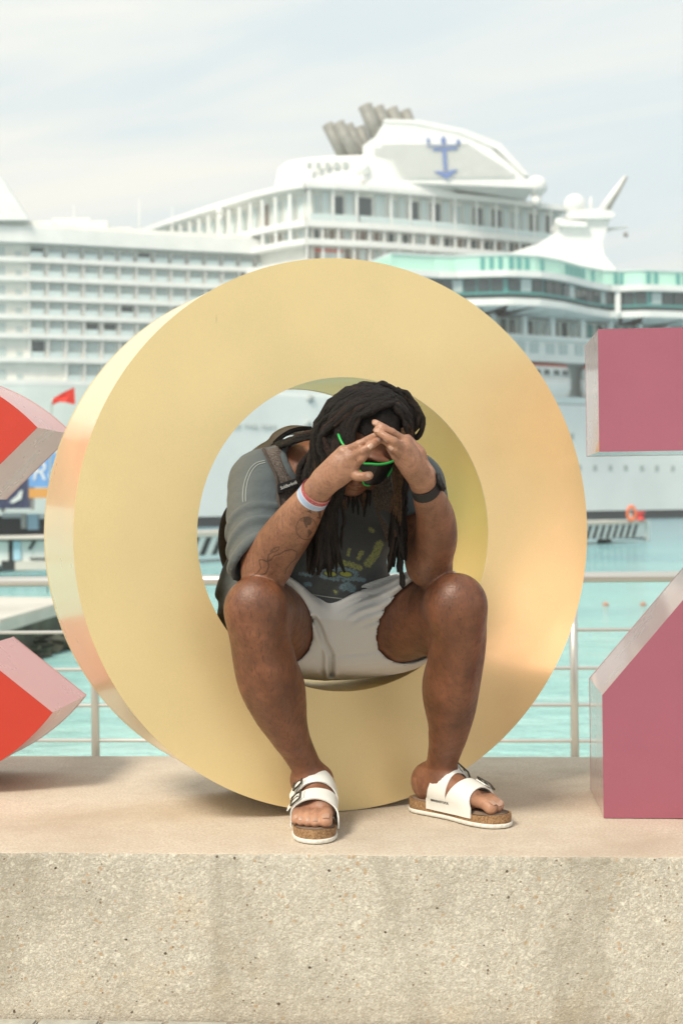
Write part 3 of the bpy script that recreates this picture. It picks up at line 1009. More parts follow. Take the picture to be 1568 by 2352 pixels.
# hull portholes
for x in range(960, 1640, 36):
    hb.box('porthole', hb.s_of_x(x + 9), BZ(1075), 0.75, 0.16, 0.85, 0.0, M['ship_shadow'], shipB)
for x, y in ((1314, 1003), (1314, 1048), (1280, 1003), (1246, 1003)):
    hb.box('porthole', hb.s_of_x(x), BZ(y), 0.75, 0.16, 0.95, 0.0, M['ship_shadow'], shipB)
for x, y, r in ((712, 916, 0.52), (706, 975, 0.52)):
    q, dr, nr = hb.at(hb.s_of_x(x))
    dd = q.y
    c = P(x, y, dd)
    n3 = Vector((nr.x, nr.y, 0))
    tube_obj('hawse_hole', [c + n3 * -0.3, c + n3 * 0.25], r, M['ship_shadow'], shipB, 16)
# name on the bow
q, dr, nr = hb.at(hb.s_of_x(590))
mt = Matrix.Translation(P(582, 981, q.y) + Vector((nr.x, nr.y, 0)) * 0.30) @ Matrix.Rotation(math.atan2(dr.y, dr.x), 4, 'Z') @ Matrix.Rotation(math.pi / 2, 4, 'X')
text_obj('ship_name', 'OF THE SEAS', 0.95, M['ship_shadow'], shipB, mt, 0.03, spacing=1.25)
# mast: a swept white fin with platforms
dM = 222.0
def MP(x, y, o=0): return P(x, y, dM) + Vector((0, o, 0))
prof = [(985, 622), (1060, 604), (1150, 592), (1230, 566), (1282, 532), (1312, 488), (1398, 486), (1392, 520), (1376, 560), (1380, 590), (1412, 630), (985, 630)]
loft('mast_fin', [[MP(x, y, -2.2) for x, y in prof], [MP(x, y, 3.0) for x, y in prof]], M['ship_white'], shipB, False)
pr2 = [(1290, 505), (1300, 492), (1392, 492), (1404, 502), (1396, 510), (1300, 512)]
loft('mast_platform', [[MP(x, y, -3.2) for x, y in pr2], [MP(x, y, 4.0) for x, y in pr2]], M['ship_white'], shipB, False)
pr2 = [(1268, 520), (1275, 512), (1340, 520), (1338, 530), (1280, 528)]
loft('mast_platform', [[MP(x, y, -3.4) for x, y in pr2], [MP(x, y, 3.0) for x, y in pr2]], M['ship_white'], shipB, False)
dome('radar_dome', 1319, 471, 221, 25, M['ship_white'], shipB)
dome('radar_dome', 1284, 512, 220, 12, M['ship_white'], shipB)
tube_obj('crane_boom', [MP(1376, 492, -2), MP(1402, 452, -2), MP(1430, 413, -2)], [0.8, 0.6, 0.35], M['ship_white'], shipB, 6)
tube_obj('crane_boom', [MP(1386, 494, -2.5), MP(1410, 452, -2.5), MP(1431, 415, -2.5)], [0.3, 0.3, 0.2], M['ship_steel'], shipB, 6)
tube_obj('antenna', [MP(1356, 490), MP(1356, 452)], [0.35, 0.12], M['ship_white'], shipB, 6)
tube_obj('yard_arm', [MP(1390, 528), MP(1440, 521)], [0.35, 0.2], M['ship_white'], shipB, 6)
tube_obj('signal_ball', [MP(1436, 534), MP(1436, 544)], 0.35, M['ship_steel'], shipB, 8)
# upper deck house at the far right
hr = Facade([(1398, 226), (1580, 229), (1800, 236)])
hr.strip('aft_house', BZ(640), BZ(605), -8, 0, M['ship_cream'], shipB)
hr.strip('aft_roof', BZ(607), BZ(601), -9, 1.0, M['ship_white'], shipB)
for i in range(16):
    hr.box('aft_window', 0.8 + i * 1.5, BZ(617), 0.7, 0.2, 0.9, 0.02, M['ship_bronze'] if i % 3 else M['ship_shadow'], shipB)
    hr.box('aft_post', i * 1.5, BZ(610), 0.2, 0.4, 2.6, 0.5, M['ship_white'], shipB)
hr.strip('aft_structure', BZ(601), BZ(596), -7, -1.5, M['ship_shadow'], shipB, hr.s_of_x(1500))
# ================================================================ harbour pieces
M['pier_concrete'] = simple('pier_concrete', (0.58, 0.55, 0.49), 0.85, var=0.15, vscale=0.8)
M['pier_pink'] = simple('pier_deck_edge', (0.64, 0.56, 0.48), 0.85, var=0.1, vscale=0.8)
M['rock'] = simple('weedy_rock', (0.075, 0.080, 0.055), 0.9, var=0.6, vscale=1.5)
M['stripe_black'] = simple('black_marking_paint', (0.025, 0.028, 0.028), 0.6)
M['stripe_white'] = simple('white_marking_paint', (0.70, 0.73, 0.70), 0.6, var=0.06, vscale=1)
M['pile'] = simple('wet_pile', (0.10, 0.095, 0.08), 0.8, var=0.3, vscale=2)
M['fender'] = simple('pale_blue_fender', (0.42, 0.63, 0.74), 0.5, var=0.1)
M['buoy'] = simple('weathered_orange_float', (0.46, 0.24, 0.17), 0.6, var=0.2, vscale=10)
M['ring_orange'] = simple('life_ring_orange', (0.80, 0.20, 0.08), 0.5)
M['red_cast'] = simple('red_painted_iron', (0.66, 0.06, 0.05), 0.45)
M['flag_red'] = simple('red_flag_cloth', (0.72, 0.05, 0.035), 0.75)
M['sign_blue'] = simple('sign_blue_print', (0.16, 0.36, 0.70), 0.45)
M['sign_white'] = simple('sign_white_print', (0.75, 0.78, 0.80), 0.5)
M['sign_navy'] = simple('navy_panel', (0.035, 0.045, 0.11), 0.5)
M['sign_orange'] = simple('orange_panel', (0.72, 0.33, 0.07), 0.5)

# ---- long low pier with black and white marked edge, running away to the right
PA, PB = P(-330, 1165, 50), P(1484, 1165, 86)
PA = Vector((PA.x, PA.y, 0)); PB = Vector((PB.x, PB.y, 0))
PT = -0.28
pd = (PB - PA).normalized(); pn = Vector((pd.y, -pd.x, 0)); pl = (PB - PA).length
pang = math.atan2(pd.y, pd.x)
pier = thing('striped_pier', (PA + PB) / 2 + Vector((0, 0, WATER)), 'low concrete pier on piles with slanted black and white edge stripes', 'pier')
mid = (PA + PB) / 2 - pn * 1.6
piece('deck', mid + Vector((0, 0, PT - 0.10)), (pl, 3.2, 0.20), pang, M['pier_pink'], pier)
piece('fascia', mid + Vector((0, 0, PT - 0.62)), (pl - 0.06, 3.1, 0.84), pang, M['stripe_white'], pier)
me_st = bpy.data.meshes.new('stripe')
w_, h_, sl = 0.30, 0.76, 0.42
me_st.from_pydata([(-w_ / 2 - sl / 2, 0, -h_ / 2), (w_ / 2 - sl / 2, 0, -h_ / 2), (w_ / 2 + sl / 2, 0, h_ / 2), (-w_ / 2 + sl / 2, 0, h_ / 2),
                   (-w_ / 2 - sl / 2, .03, -h_ / 2), (w_ / 2 - sl / 2, .03, -h_ / 2), (w_ / 2 + sl / 2, .03, h_ / 2), (-w_ / 2 + sl / 2, .03, h_ / 2)], [],
                  [(0, 1, 2, 3), (7, 6, 5, 4), (0, 4, 5, 1), (1, 5, 6, 2), (2, 6, 7, 3), (3, 7, 4, 0)])
me_st.materials.append(M['stripe_black'])
k = 0
s = 1.0
while s < pl - 0.6:
    o = bpy.data.objects.new('stripe', me_st); COL.objects.link(o)
    c = PA + pd * s - pn * 0.045 + Vector((0, 0, PT - 0.62))
    o.location = c + pn * 0.02
    o.rotation_euler = (0, 0, pang)
    attach(o, pier)
    s += 0.68
s = 1.2
while s < pl:
    for off in (0.8, 2.6):
        c = PA + pd * s - pn * off
        tube_obj('pile', [c + Vector((0, 0, PT - 0.9)), c + Vector((0, 0, WATER - 2))], 0.42, M['pile'], pier, 10)
    s += 4.6
# end cap frame and dark ladder bay
ce = PB - pn * 1.6
piece('end_frame', PB + pd * 0.10 - pn * 0.1 + Vector((0, 0, PT - 0.62)), (0.35, 0.3, 1.25), pang, M['stripe_white'], pier)
piece('end_frame', PB + pd * 0.10 - pn * 3.1 + Vector((0, 0, PT - 0.62)), (0.35, 0.3, 1.25), pang, M['stripe_white'], pier)
piece('end_panel', PB + pd * 0.06 - pn * 1.6 + Vector((0, 0, PT - 0.66)), (0.3, 2.6, 1.0), pang, M['stripe_black'], pier)
piece('end_panel', PB + pd * 0.14 - pn * 2.3 + Vector((0, 0, PT - 0.66)), (0.3, 0.9, 0.95), pang, M['fender'], pier)
# ---- life ring on its post, red bollard, by the pier end
lr = P(1448, 1184, 84.5)
base = Vector((lr.x, lr.y, PT))
ring = thing('life_ring_stand', base, 'orange life ring on a thin post at the pier end', 'life ring')
bm = bmesh.new()
c = P(1449, 1179, 84.5)
Rr, rr = 0.34, 0.105
V_, F_ = [], []
for i in range(28):
    a = 2 * math.pi * i / 28
    for j in range(10):
        b2 = 2 * math.pi * j / 10
        V_.append(c + Vector(((Rr + rr * math.cos(b2)) * math.cos(a) * 0.72, rr * math.sin(b2), (Rr + rr * math.cos(b2)) * math.sin(a) * 1.15)))
for i in range(28):
    for j in range(10):
        F_.append((i * 10 + j, ((i + 1) % 28) * 10 + j, ((i + 1) % 28) * 10 + (j + 1) % 10, i * 10 + (j + 1) % 10))
bm.free()
mesh_obj('ring', V_, F_, M['ring_orange'], ring, smooth=True)
tube_obj('post', [base, Vector((base.x, base.y + 0.12, c.z + 0.1))], 0.05, M['stripe_white'], ring, 8)
def bollard(x, d, label, h=0.52, r=0.24):
    b0 = P(x, 1165, d)
    b0 = Vector((b0.x, d, PT))
    t = thing('mooring_bollard', b0, label, 'bollard', 'bollards on the pier')
    loft('bollard_post', [ell_ring(b0.x, b0.y, PT + z, q, q, 16) for z, q in ((0, r * 1.25), (0.05, r * 1.25), (0.08, r * 0.8), (h * 0.7, r * 0.75), (h * 0.74, r * 1.15), (h * 0.95, r * 1.2), (h, r * 0.9))], M['red_cast'], t)
bollard(1470, 85.6, 'red cast-iron bollard beside the life ring at the pier end')
bollard(548, 66.0, 'red bollard on the pier seen behind the man\'s shoulder', 0.62, 0.55)

# ---- white marker dolphin at the left with black openings, in front of the pier
dl = P(40, 1165, 47)
dol = thing('mooring_dolphin', Vector((dl.x, 47, WATER)), 'white concrete mooring dolphin with black and blue slots left behind the railing', 'mooring dolphin')
def pbox(name, xa, xb, ya, yb, d, dep, mat, parent):
    a, b_ = P(xa, yb, d), P(xb, ya, d)
    return piece(name, ((a.x + b_.x) / 2, d + dep / 2, (a.z + b_.z) / 2), (abs(b_.x - a.x), dep, abs(b_.z - a.z)), 0, mat, parent)
pbox('cap', -300, 190, 1233, 1241, 46.6, 3.4, M['pier_concrete'], dol)
pbox('body', -300, 188, 1241, 1302, 47.0, 2.6, M['stripe_white'], dol)
pbox('slot', 21, 31, 1242, 1305, 46.95, 0.3, M['stripe_black'], dol)
pbox('slot', 4, 35, 1288, 1308, 46.93, 0.3, M['stripe_black'], dol)
pbox('fender_strip', 31, 47, 1243, 1287, 46.92, 0.3, M['fender'], dol)
pbox('skirt', 35, 188, 1287, 1310, 46.9, 2.6, M['pier_concrete'], dol)
pbox('slot', -100, -40, 1250, 1300, 46.95, 0.3, M['stripe_black'], dol)
a = P(68, 1262, 46.9); b_ = P(80, 1243, 46.9)
tube_obj('slanted_mark', [a, b_], 0.05, M['stripe_black'], dol, 6)
pbox('ledge_line', 68, 120, 1281, 1284, 46.9, 0.1, M['stripe_black'], dol)

# ---- far dock under the big ship, with signs
dk = P(0, 1165, 118)
dock = thing('loading_dock', Vector((dk.x, 118, WATER)), 'dark fronted loading dock with pale deck under the big ship', 'dock')
pbox('deck', -500, 300, 1171, 1181, 117.6, 9, M['pier_concrete'], dock)
pbox('dark_front', -500, 300, 1181, 1236, 118, 8, M['stripe_black'], dock)
pbox('fender_box', 64, 86, 1180, 1217, 117, 1.2, M['fender'], dock)
pbox('white_brace', 49, 60, 1182, 1214, 117.1, 0.8, M['pier_concrete'], dock)
pbox('white_panel', 5, 58, 1178, 1190, 117.2, 0.6, M['stripe_white'], dock)
pbox('white_panel', 90, 112, 1180, 1192, 117.2, 0.6, M['stripe_white'], dock)
pbox('pink_marker', 2, 10, 1160, 1176, 117, 0.5, M['pier_pink'], dock)
bb = P(100, 1165, 112)
sign = thing('dock_billboard', Vector((bb.x, 112, P(100, 1171, 112).z)), 'blue sign panel with white lettering above an orange base beside the C', 'sign')
pbox('blue_panel', 67, 200, 1040, 1119, 112, 0.25, M['sign_blue'], sign)
pbox('orange_panel', 67, 200, 1120, 1144, 112, 0.3, M['sign_orange'], sign)
pbox('leg', 72, 77, 1144, 1171, 112.1, 0.2, M['ship_steel'], sign)
pbox('leg', 150, 155, 1144, 1171, 112.1, 0.2, M['ship_steel'], sign)
text_obj('lettering', 'Ro', 2.0, M['sign_white'], sign, Matrix.Translation(P(105, 1085, 111.95)) @ Matrix.Rotation(math.pi / 2, 4, 'X'), 0.02, shear=0.25)
kk = thing('dock_container', Vector((P(20, 1165, 114).x, 114, P(20, 1171, 114).z)), 'navy blue panelled container with a white slanted stripe below the C', 'container')
pbox('body', -120, 64, 1098, 1170, 114, 2.4, M['sign_navy'], kk)
for i in range(9):
    pbox('rib', -116 + i * 20, -112 + i * 20, 1100, 1168, 113.92, 0.1, M['sign_navy'], kk)
st = [P(x, y, 113.85) for x, y in ((22, 1153), (30, 1156), (50, 1146), (53, 1125), (46, 1128), (40, 1138))]
V_ = st + [v + Vector((0, 0.05, 0)) for v in st]
n = len(st)
mesh_obj('white_stripe', V_, [tuple(range(n)), tuple(range(2 * n - 1, n - 1, -1))] + [(i, i + n, (i + 1) % n + n, (i + 1) % n) for i in range(n)], M['stripe_white'], kk)

# ---- old jetty head in the near water, left
jd = 25.0
jt = thing('old_jetty', Vector((P(0, 1165, jd).x, jd, WATER)), 'old concrete jetty head on dark weedy rocks behind the left railing', 'jetty')
jz = -0.94
def JP(x, y):                                     # point on the jetty top plane under picture position
    for d in np.arange(12, 60, 0.05):
        q = P(x, y, d)
        if q.z < jz: continue
        return Vector((q.x, q.y, jz))
def on_plane(x, y, z):
    a = P(x, y, 1.0)
    k = (z - CAMZ) / (a.z - CAMZ)
    return Vector((a.x * k, k, z))
tp = [on_plane(-420, 1575, jz), on_plane(0, 1431, jz), on_plane(120, 1396, jz), on_plane(176, 1380, jz), on_plane(182, 1373, jz), on_plane(-200, 1367, jz), on_plane(-620, 1372, jz)]
def prism(name, poly, z0, z1, mat, parent):
    n = len(poly)
    V_ = [Vector((p.x, p.y, z1)) for p in poly] + [Vector((p.x, p.y, z0)) for p in poly]
    F_ = [tuple(range(n)), tuple(range(2 * n - 1, n - 1, -1))] + [(i, i + n, (i + 1) % n + n, (i + 1) % n) for i in range(n)]
    o = mesh_obj(name, V_, F_, mat, parent)
    return o
prism('deck', tp, jz - 0.16, jz, M['pier_concrete'], jt)
# pinkish kerb along the near edge
kerb = [tp[1], tp[3], tp[3] + Vector((0.02, 0.5, 0)), tp[1] + Vector((0.02, 0.5, 0))]
prism('kerb', kerb, jz, jz + 0.05, M['pier_pink'], jt)
cl = [Vector((p.x, p.y + 0.2, 0)) for p in tp]
prism('weedy_wall', cl, WATER - 1, jz - 0.16, M['rock'], jt)
r2 = random.Random(4)
for i in range(30):
    t = r2.random()
    e0, e1 = (tp[0], tp[1]) if i % 3 == 0 else (tp[1], tp[3])
    p = e0.lerp(e1, t)
    bm = bmesh.new()
    bmesh.ops.create_icosphere(bm, subdivisions=2, radius=r2.uniform(0.10, 0.24))
    for v in bm.verts:
        v.co *= 1 + 0.28 * math.sin(v.co.x * 9 + i) * math.cos(v.co.y * 8 - i) + r2.uniform(-.06, .06)
        v.co.z *= 0.75
        v.co += Vector((p.x + r2.uniform(-.3, .3), p.y - r2.uniform(-0.1, 0.25), 0))
    zo = WATER + r2.uniform(-0.1, 0.12)
    for v in bm.verts: v.co.z += zo
    bm_obj('boulder', bm, M['rock'], jt)
# red pennant on a pole standing on the jetty
fd = 26.5
f0 = on_plane(110, 1365, jz)
fd = f0.y
flag = thing('red_flag', f0, 'small red pennant on a thin pole between the C and the O', 'flag')
tube_obj('pole', [f0, P(119, 925, fd), P(121, 915, fd)], 0.018, M['steel'], flag, 8)
poly = [(119, 931), (119, 917), (146, 902), (170, 889), (172, 922), (171, 929), (150, 924), (136, 923)]
V_ = []
for y_ in (0, 0.006):
    for i, (x, y) in enumerate(poly):
        V_.append(P(x, y, fd) + Vector((0, y_ + 0.05 * math.sin(x * 0.16), 0)))
n = len(poly)
fo = mesh_obj('cloth', V_, [tuple(range(n)), tuple(range(2 * n - 1, n - 1, -1))] + [(i, i + n, (i + 1) % n + n, (i + 1) % n) for i in range(n)], M['flag_red'], flag)
# floats
for x, lab in ((1390, 'small brownish float on the water right of the O'), (1476, 'small brownish float half hidden behind the sloping side of the Z')):
    q = on_plane(x, 1392, WATER)
    bm = bmesh.new()
    bmesh.ops.create_uvsphere(bm, u_segments=16, v_segments=10, radius=0.075, matrix=Matrix.Translation(q + Vector((0, 0, 0.03))))
    for v in bm.verts:
        v.co.z = q.z + 0.03 + (v.co.z - q.z - 0.03) * 0.85
    t = thing('mooring_float', q, lab, 'float', 'floats on the water')
    bm_obj('float_body', bm, M['buoy'], t, smooth=True)
    tube_obj('eye', [q + Vector((0, 0, 0.085)), q + Vector((0, 0, 0.115))], 0.012, M['ship_steel'], t, 8)
# ================================================================ the seated man
# ---- implicit-surface modelling: smooth unions on a grid, meshed with surface nets
class Field:
    def __init__(self, lo, hi, h):
        self.lo = np.array(lo, float); self.h = h
        self.n = np.ceil((np.array(hi) - self.lo) / h).astype(int) + 1
        self.ax = [self.lo[i] + h * np.arange(self.n[i]) for i in range(3)]
        self.D = np.full(self.n, 5.0, np.float32)
    def box(self, lo, hi):
        sl = []
        for i in range(3):
            a = int(np.clip(np.floor((lo[i] - self.lo[i]) / self.h), 0, self.n[i] - 1))
            b = int(np.clip(np.ceil((hi[i] - self.lo[i]) / self.h) + 1, a + 1, self.n[i]))
            sl.append(slice(a, b))
        x = self.ax[0][sl[0]][:, None, None]; y = self.ax[1][sl[1]][None, :, None]; z = self.ax[2][sl[2]][None, None, :]
        return tuple(sl), x, y, z
    def smin(self, sl, d, k):
        cur = self.D[sl]
        if k <= 0:
            self.D[sl] = np.minimum(cur, d)
        else:
            hh = np.maximum(k - np.abs(cur - d), 0) / k
            self.D[sl] = np.minimum(cur, d) - hh * hh * k * 0.25
    def cone(self, p0, p1, r0, r1, k=0.02):
        p0 = np.array(p0); p1 = np.array(p1)
        m = max(r0, r1) + k + 0.03
        sl, x, y, z = self.box(np.minimum(p0, p1) - m, np.maximum(p0, p1) + m)
        ab = p1 - p0
        L2 = float(ab @ ab) + 1e-12
        t = np.clip(((x - p0[0]) * ab[0] + (y - p0[1]) * ab[1] + (z - p0[2]) * ab[2]) / L2, 0, 1)
        d = np.sqrt((x - p0[0] - t * ab[0]) ** 2 + (y - p0[1] - t * ab[1]) ** 2 + (z - p0[2] - t * ab[2]) ** 2) - (r0 + (r1 - r0) * t)
        self.smin(sl, d, k)
    def chain(self, pts, rad, k=0.02, per=5):
        """a limb: spline through the joints, tapering radius; added as one smooth piece"""
        pts = [np.array(p, float) for p in pts]; rad = [float(r) for r in rad]
        if len(pts) > 2:
            q = [np.append(p, r) for p, r in zip(pts, rad)]
            ext = [2 * q[0] - q[1]] + q + [2 * q[-1] - q[-2]]
            out = []
            for i in range(1, len(ext) - 2):
                p0, p1, p2, p3 = ext[i - 1:i + 3]
                for j in range(per):
                    t = j / per
                    out.append(0.5 * (2 * p1 + (p2 - p0) * t + (2 * p0 - 5 * p1 + 4 * p2 - p3) * t * t + (3 * p1 - p0 - 3 * p2 + p3) * t ** 3))
            out.append(q[-1])
            pts = [o[:3] for o in out]; rad = [o[3] for o in out]
        m = max(rad) + k + 0.03
        sl, x, y, z = self.box(np.min(pts, 0) - m, np.max(pts, 0) + m)
        best = None
        for p0, p1, r0, r1 in zip(pts, pts[1:], rad, rad[1:]):
            ab = p1 - p0; L2 = float(ab @ ab) + 1e-12
            t = np.clip(((x - p0[0]) * ab[0] + (y - p0[1]) * ab[1] + (z - p0[2]) * ab[2]) / L2, 0, 1)
            d = np.sqrt((x - p0[0] - t * ab[0]) ** 2 + (y - p0[1] - t * ab[1]) ** 2 + (z - p0[2] - t * ab[2]) ** 2) - (r0 + (r1 - r0) * t)
            best = d if best is None else np.minimum(best, d)
        self.smin(sl, best, k)
    def _ell(self, c, r, R, m):
        c = np.array(c); r = np.array(r, float)
        mx = float(r.max()) + m
        sl, x, y, z = self.box(c - mx, c + mx)
        px, py, pz = x - c[0], y - c[1], z - c[2]
        if R is None:
            q = [px + 0 * (py + pz), py + 0 * (px + pz), pz + 0 * (px + py)]
        else:
            R = np.array(R)                      # rows: the ellipsoid's own axes
            q = [R[i][0] * px + R[i][1] * py + R[i][2] * pz for i in range(3)]
        k0 = np.sqrt(sum((q[i] / r[i]) ** 2 for i in range(3)))
        k1 = np.sqrt(sum((q[i] / r[i] ** 2) ** 2 for i in range(3))) + 1e-9
        return sl, k0 * (k0 - 1) / k1
    def ell(self, c, r, k=0.02, R=None):
        sl, d = self._ell(c, r, R, k + 0.03)
        self.smin(sl, d, k)
    def cut_ell(self, c, r, k=0.01, R=None):
        sl, d = self._ell(c, r, R, k + 0.02)
        cur = self.D[sl]; d = -d
        hh = np.maximum(k - np.abs(cur - d), 0) / k
        self.D[sl] = np.maximum(cur, d) + hh * hh * k * 0.25
    def merge(self, other, k):
        self.smin((slice(None),) * 3, other.D, k)
    def half(self, p, n, k=0.0):
        """keep the side away from n"""
        n = np.array(n, float); n /= np.linalg.norm(n)
        p = np.array(p)
        d = ((self.ax[0] - p[0]) * n[0])[:, None, None] + ((self.ax[1] - p[1]) * n[1])[None, :, None] + ((self.ax[2] - p[2]) * n[2])[None, None, :]
        self.D = np.maximum(self.D, d.astype(np.float32))
    def mesh(self):
        D = self.D; S = D < 0
        n0, n1, n2 = D.shape
        cnt = np.zeros((n0 - 1, n1 - 1, n2 - 1), np.int8)
        for i in (0, 1):
            for j in (0, 1):
                for k in (0, 1):
                    cnt += S[i:n0 - 1 + i, j:n1 - 1 + j, k:n2 - 1 + k]
        act = np.argwhere((cnt > 0) & (cnt < 8))
        idx = np.full(cnt.shape, -1, np.int64)
        idx[act[:, 0], act[:, 1], act[:, 2]] = np.arange(len(act))
        corners = [(i, j, k) for i in (0, 1) for j in (0, 1) for k in (0, 1)]
        val = {c: D[act[:, 0] + c[0], act[:, 1] + c[1], act[:, 2] + c[2]].astype(float) for c in corners}
        acc = np.zeros((len(act), 3)); num = np.zeros(len(act))
        for c in corners:
            for axis in range(3):
                if c[axis] == 0:
                    c2 = list(c); c2[axis] = 1; c2 = tuple(c2)
                    a, b = val[c], val[c2]
                    cr = (a < 0) != (b < 0)
                    t = np.where(cr, a / np.where(cr, a - b, 1), 0)
                    p = np.tile(np.array(c, float), (len(act), 1))
                    p[:, axis] += t
                    acc += p * cr[:, None]; num += cr
        V = self.lo + self.h * (act + acc / num[:, None])
        F = []
        for axis in range(3):
            o1, o2 = [(1, 2), (2, 0), (0, 1)][axis]
            a = [slice(1, -1)] * 3; a[axis] = slice(0, -1)
            b = [slice(1, -1)] * 3; b[axis] = slice(1, None)
            s0, s1 = S[tuple(a)], S[tuple(b)]
            e = np.argwhere(s0 != s1)
            if len(e) == 0: continue
            inside = s0[e[:, 0], e[:, 1], e[:, 2]]
            base = e + 1; base[:, axis] -= 1
            def cell(d1, d2):
                q = base.copy(); q[:, o1] -= d1; q[:, o2] -= d2
                return idx[q[:, 0], q[:, 1], q[:, 2]]
            quad = np.stack([cell(1, 1), cell(0, 1), cell(0, 0), cell(1, 0)], 1)
            quad[~inside] = quad[~inside][:, ::-1]
            F.append(quad)
        F = np.concatenate(F)
        F = F[(F >= 0).all(1)]
        return V, F

def fast_mesh(name, V, F, mat, parent):
    me = bpy.data.meshes.new(name)
    me.vertices.add(len(V)); me.vertices.foreach_set('co', np.asarray(V, np.float32).ravel())
    F = np.asarray(F, np.int32)
    me.loops.add(F.size); me.loops.foreach_set('vertex_index', F.ravel())
    me.polygons.add(len(F)); me.polygons.foreach_set('loop_start', np.arange(0, F.size, 4, dtype=np.int32))
    me.update(calc_edges=True); me.validate()
    me.polygons.foreach_set('use_smooth', [True] * len(me.polygons))
    if mat: me.materials.append(mat)
    o = bpy.data.objects.new(name, me); COL.objects.link(o)
    if parent is not None: attach(o, parent)
    return o

def smooth_mesh(V, F, it=2, lam=0.5):
    """a few Laplacian passes to take the grid facets off"""
    V = V.copy()
    e = np.concatenate([F[:, [0, 1]], F[:, [1, 2]], F[:, [2, 3]], F[:, [3, 0]]])
    deg = np.bincount(e.ravel(), minlength=len(V)).astype(float)[:, None] + 1e-9
    for i in range(it):
        for l in (lam, -lam * 0.98):
            acc = np.zeros_like(V)
            np.add.at(acc, e[:, 0], V[e[:, 1]]); np.add.at(acc, e[:, 1], V[e[:, 0]])
            V = V + l * (acc / deg - V)
    return V

def set_vec(o, name, arr):
    a = o.data.attributes.new(name, 'FLOAT_VECTOR', 'POINT')
    a.data.foreach_set('vector', np.asarray(arr, np.float32).ravel())
def set_f(o, name, arr):
    a = o.data.attributes.new(name, 'FLOAT', 'POINT')
    a.data.foreach_set('value', np.asarray(arr, np.float32).ravel())
def frame_xy(V):
    """front-projected coordinates (in the 1568-wide frame) of points: used as print / tattoo coordinates on the cloth and skin"""
    V = np.asarray(V); d = V[:, 1]
    X = V[:, 0] / d; Z = (V[:, 2] - CAMZ) / d
    a = X * math.cos(ROLL) - Z * math.sin(ROLL); b = X * math.sin(ROLL) + Z * math.cos(ROLL)
    return 784 + FPX * a, 1165 - FPX * b
def seg_dist(x, y, pts, closed=False):
    best = np.full(x.shape, 1e9)
    pts = list(pts) + ([pts[0]] if closed else [])
    for (ax, ay), (bx, by) in zip(pts, pts[1:]):
        dx, dy = bx - ax, by - ay
        t = np.clip(((x - ax) * dx + (y - ay) * dy) / (dx * dx + dy * dy + 1e-9), 0, 1)
        best = np.minimum(best, np.hypot(x - ax - t * dx, y - ay - t * dy))
    return best
def A(x, y, d):
    return np.array(P(x, y, d))
def za(zx, zy, d):                      # close-up coordinates of the hands
    return A(677.6 + 0.2197 * zx, 884.3 + 0.2197 * zy, d)

# ---- key points
R_hip, L_hip = np.array((-0.125, 3.46, 0.405)), np.array((0.085, 3.47, 0.405))
R_knee, L_knee = A(589, 1402, 3.09), A(1046, 1394, 3.10)
R_sh, L_sh = A(598, 1112, 3.23), A(948, 1118, 3.21)
R_el, L_el = A(612, 1303, 3.10), A(984, 1297, 3.13)
R_wr, L_wr = A(731, 1122, 2.935), A(970, 1112, 2.945)
HC = A(845, 1003, 3.050)
HF = np.array((-0.16, -0.76, -0.63)); HF /= np.linalg.norm(HF)
HL = np.array((0.90, 0.02, -0.42)); HL -= HF * (HL @ HF); HL /= np.linalg.norm(HL)
HU = np.cross(HF, HL)
HR = np.array([HF, HL, HU])
def HP(f, l, u):
    return HC + HF * f + HL * l + HU * u

H = 0.0035
LO, HI = (-0.40, 2.84, 0.02), (0.46, 3.68, 1.04)
body = Field(LO, HI, H)
# torso
body.ell((-0.02, 3.50, 0.42), (0.17, 0.11, 0.105), 0.05)
body.ell((-0.075, 3.42, 0.53), (0.17, 0.135, 0.14), 0.06)
body.ell((-0.045, 3.34, 0.69), (0.175, 0.115, 0.15), 0.06)
body.chain([R_sh + (0.03, 0.0, 0.0), np.array((-0.02, 3.26, 0.80)), L_sh + (-0.03, 0, 0)], [0.065, 0.075, 0.065], 0.05)
body.chain([np.array((-0.02, 3.25, 0.80)), HC + (-0.02, 0.06, -0.05)], [0.07, 0.062], 0.04)
# legs
body.chain([R_hip, (R_hip + R_knee) / 2 + (0, 0, 0.004), R_knee + (0.004, 0.04, 0.0)], [0.090, 0.088, 0.076], 0.04)
body.chain([L_hip, (L_hip + L_knee) / 2 + (0, 0, 0.004), L_knee + (-0.004, 0.04, 0.0)], [0.090, 0.087, 0.073], 0.04)
body.chain([R_knee, A(598, 1470, 3.10), A(617, 1560, 3.125), A(642, 1632, 3.15), A(670, 1697, 3.18), A(702, 1758, 3.205), A(716, 1795, 3.215)], [0.066, 0.066, 0.069, 0.057, 0.041, 0.0335, 0.035], 0.02)
body.ell(A(589, 1394, 3.045), (0.050, 0.035, 0.055), 0.06)             # kneecap
body.ell(A(640, 1585, 3.17), (0.055, 0.050, 0.085), 0.03)              # calf
body.chain([L_knee, A(1052, 1465, 3.13), A(1040, 1560, 3.18), A(1036, 1635, 3.22), A(1025, 1705, 3.255), A(1014, 1752, 3.285), A(1008, 1790, 3.305)], [0.063, 0.062, 0.062, 0.053, 0.041, 0.0350, 0.036], 0.02)
body.ell(A(1050, 1388, 3.060), (0.046, 0.035, 0.055), 0.06)
body.ell(A(1024, 1575, 3.23), (0.052, 0.050, 0.085), 0.03)
for c_, s_ in ((A(716, 1790, 3.215), 1), (A(1008, 1785, 3.305), 1)):
    body.ell(c_ + np.array((-0.034, 0.0, 0)), (0.012, 0.014, 0.015), 0.015); body.ell(c_ + np.array((0.032, 0.0, 0.006)), (0.012, 0.014, 0.015), 0.015)
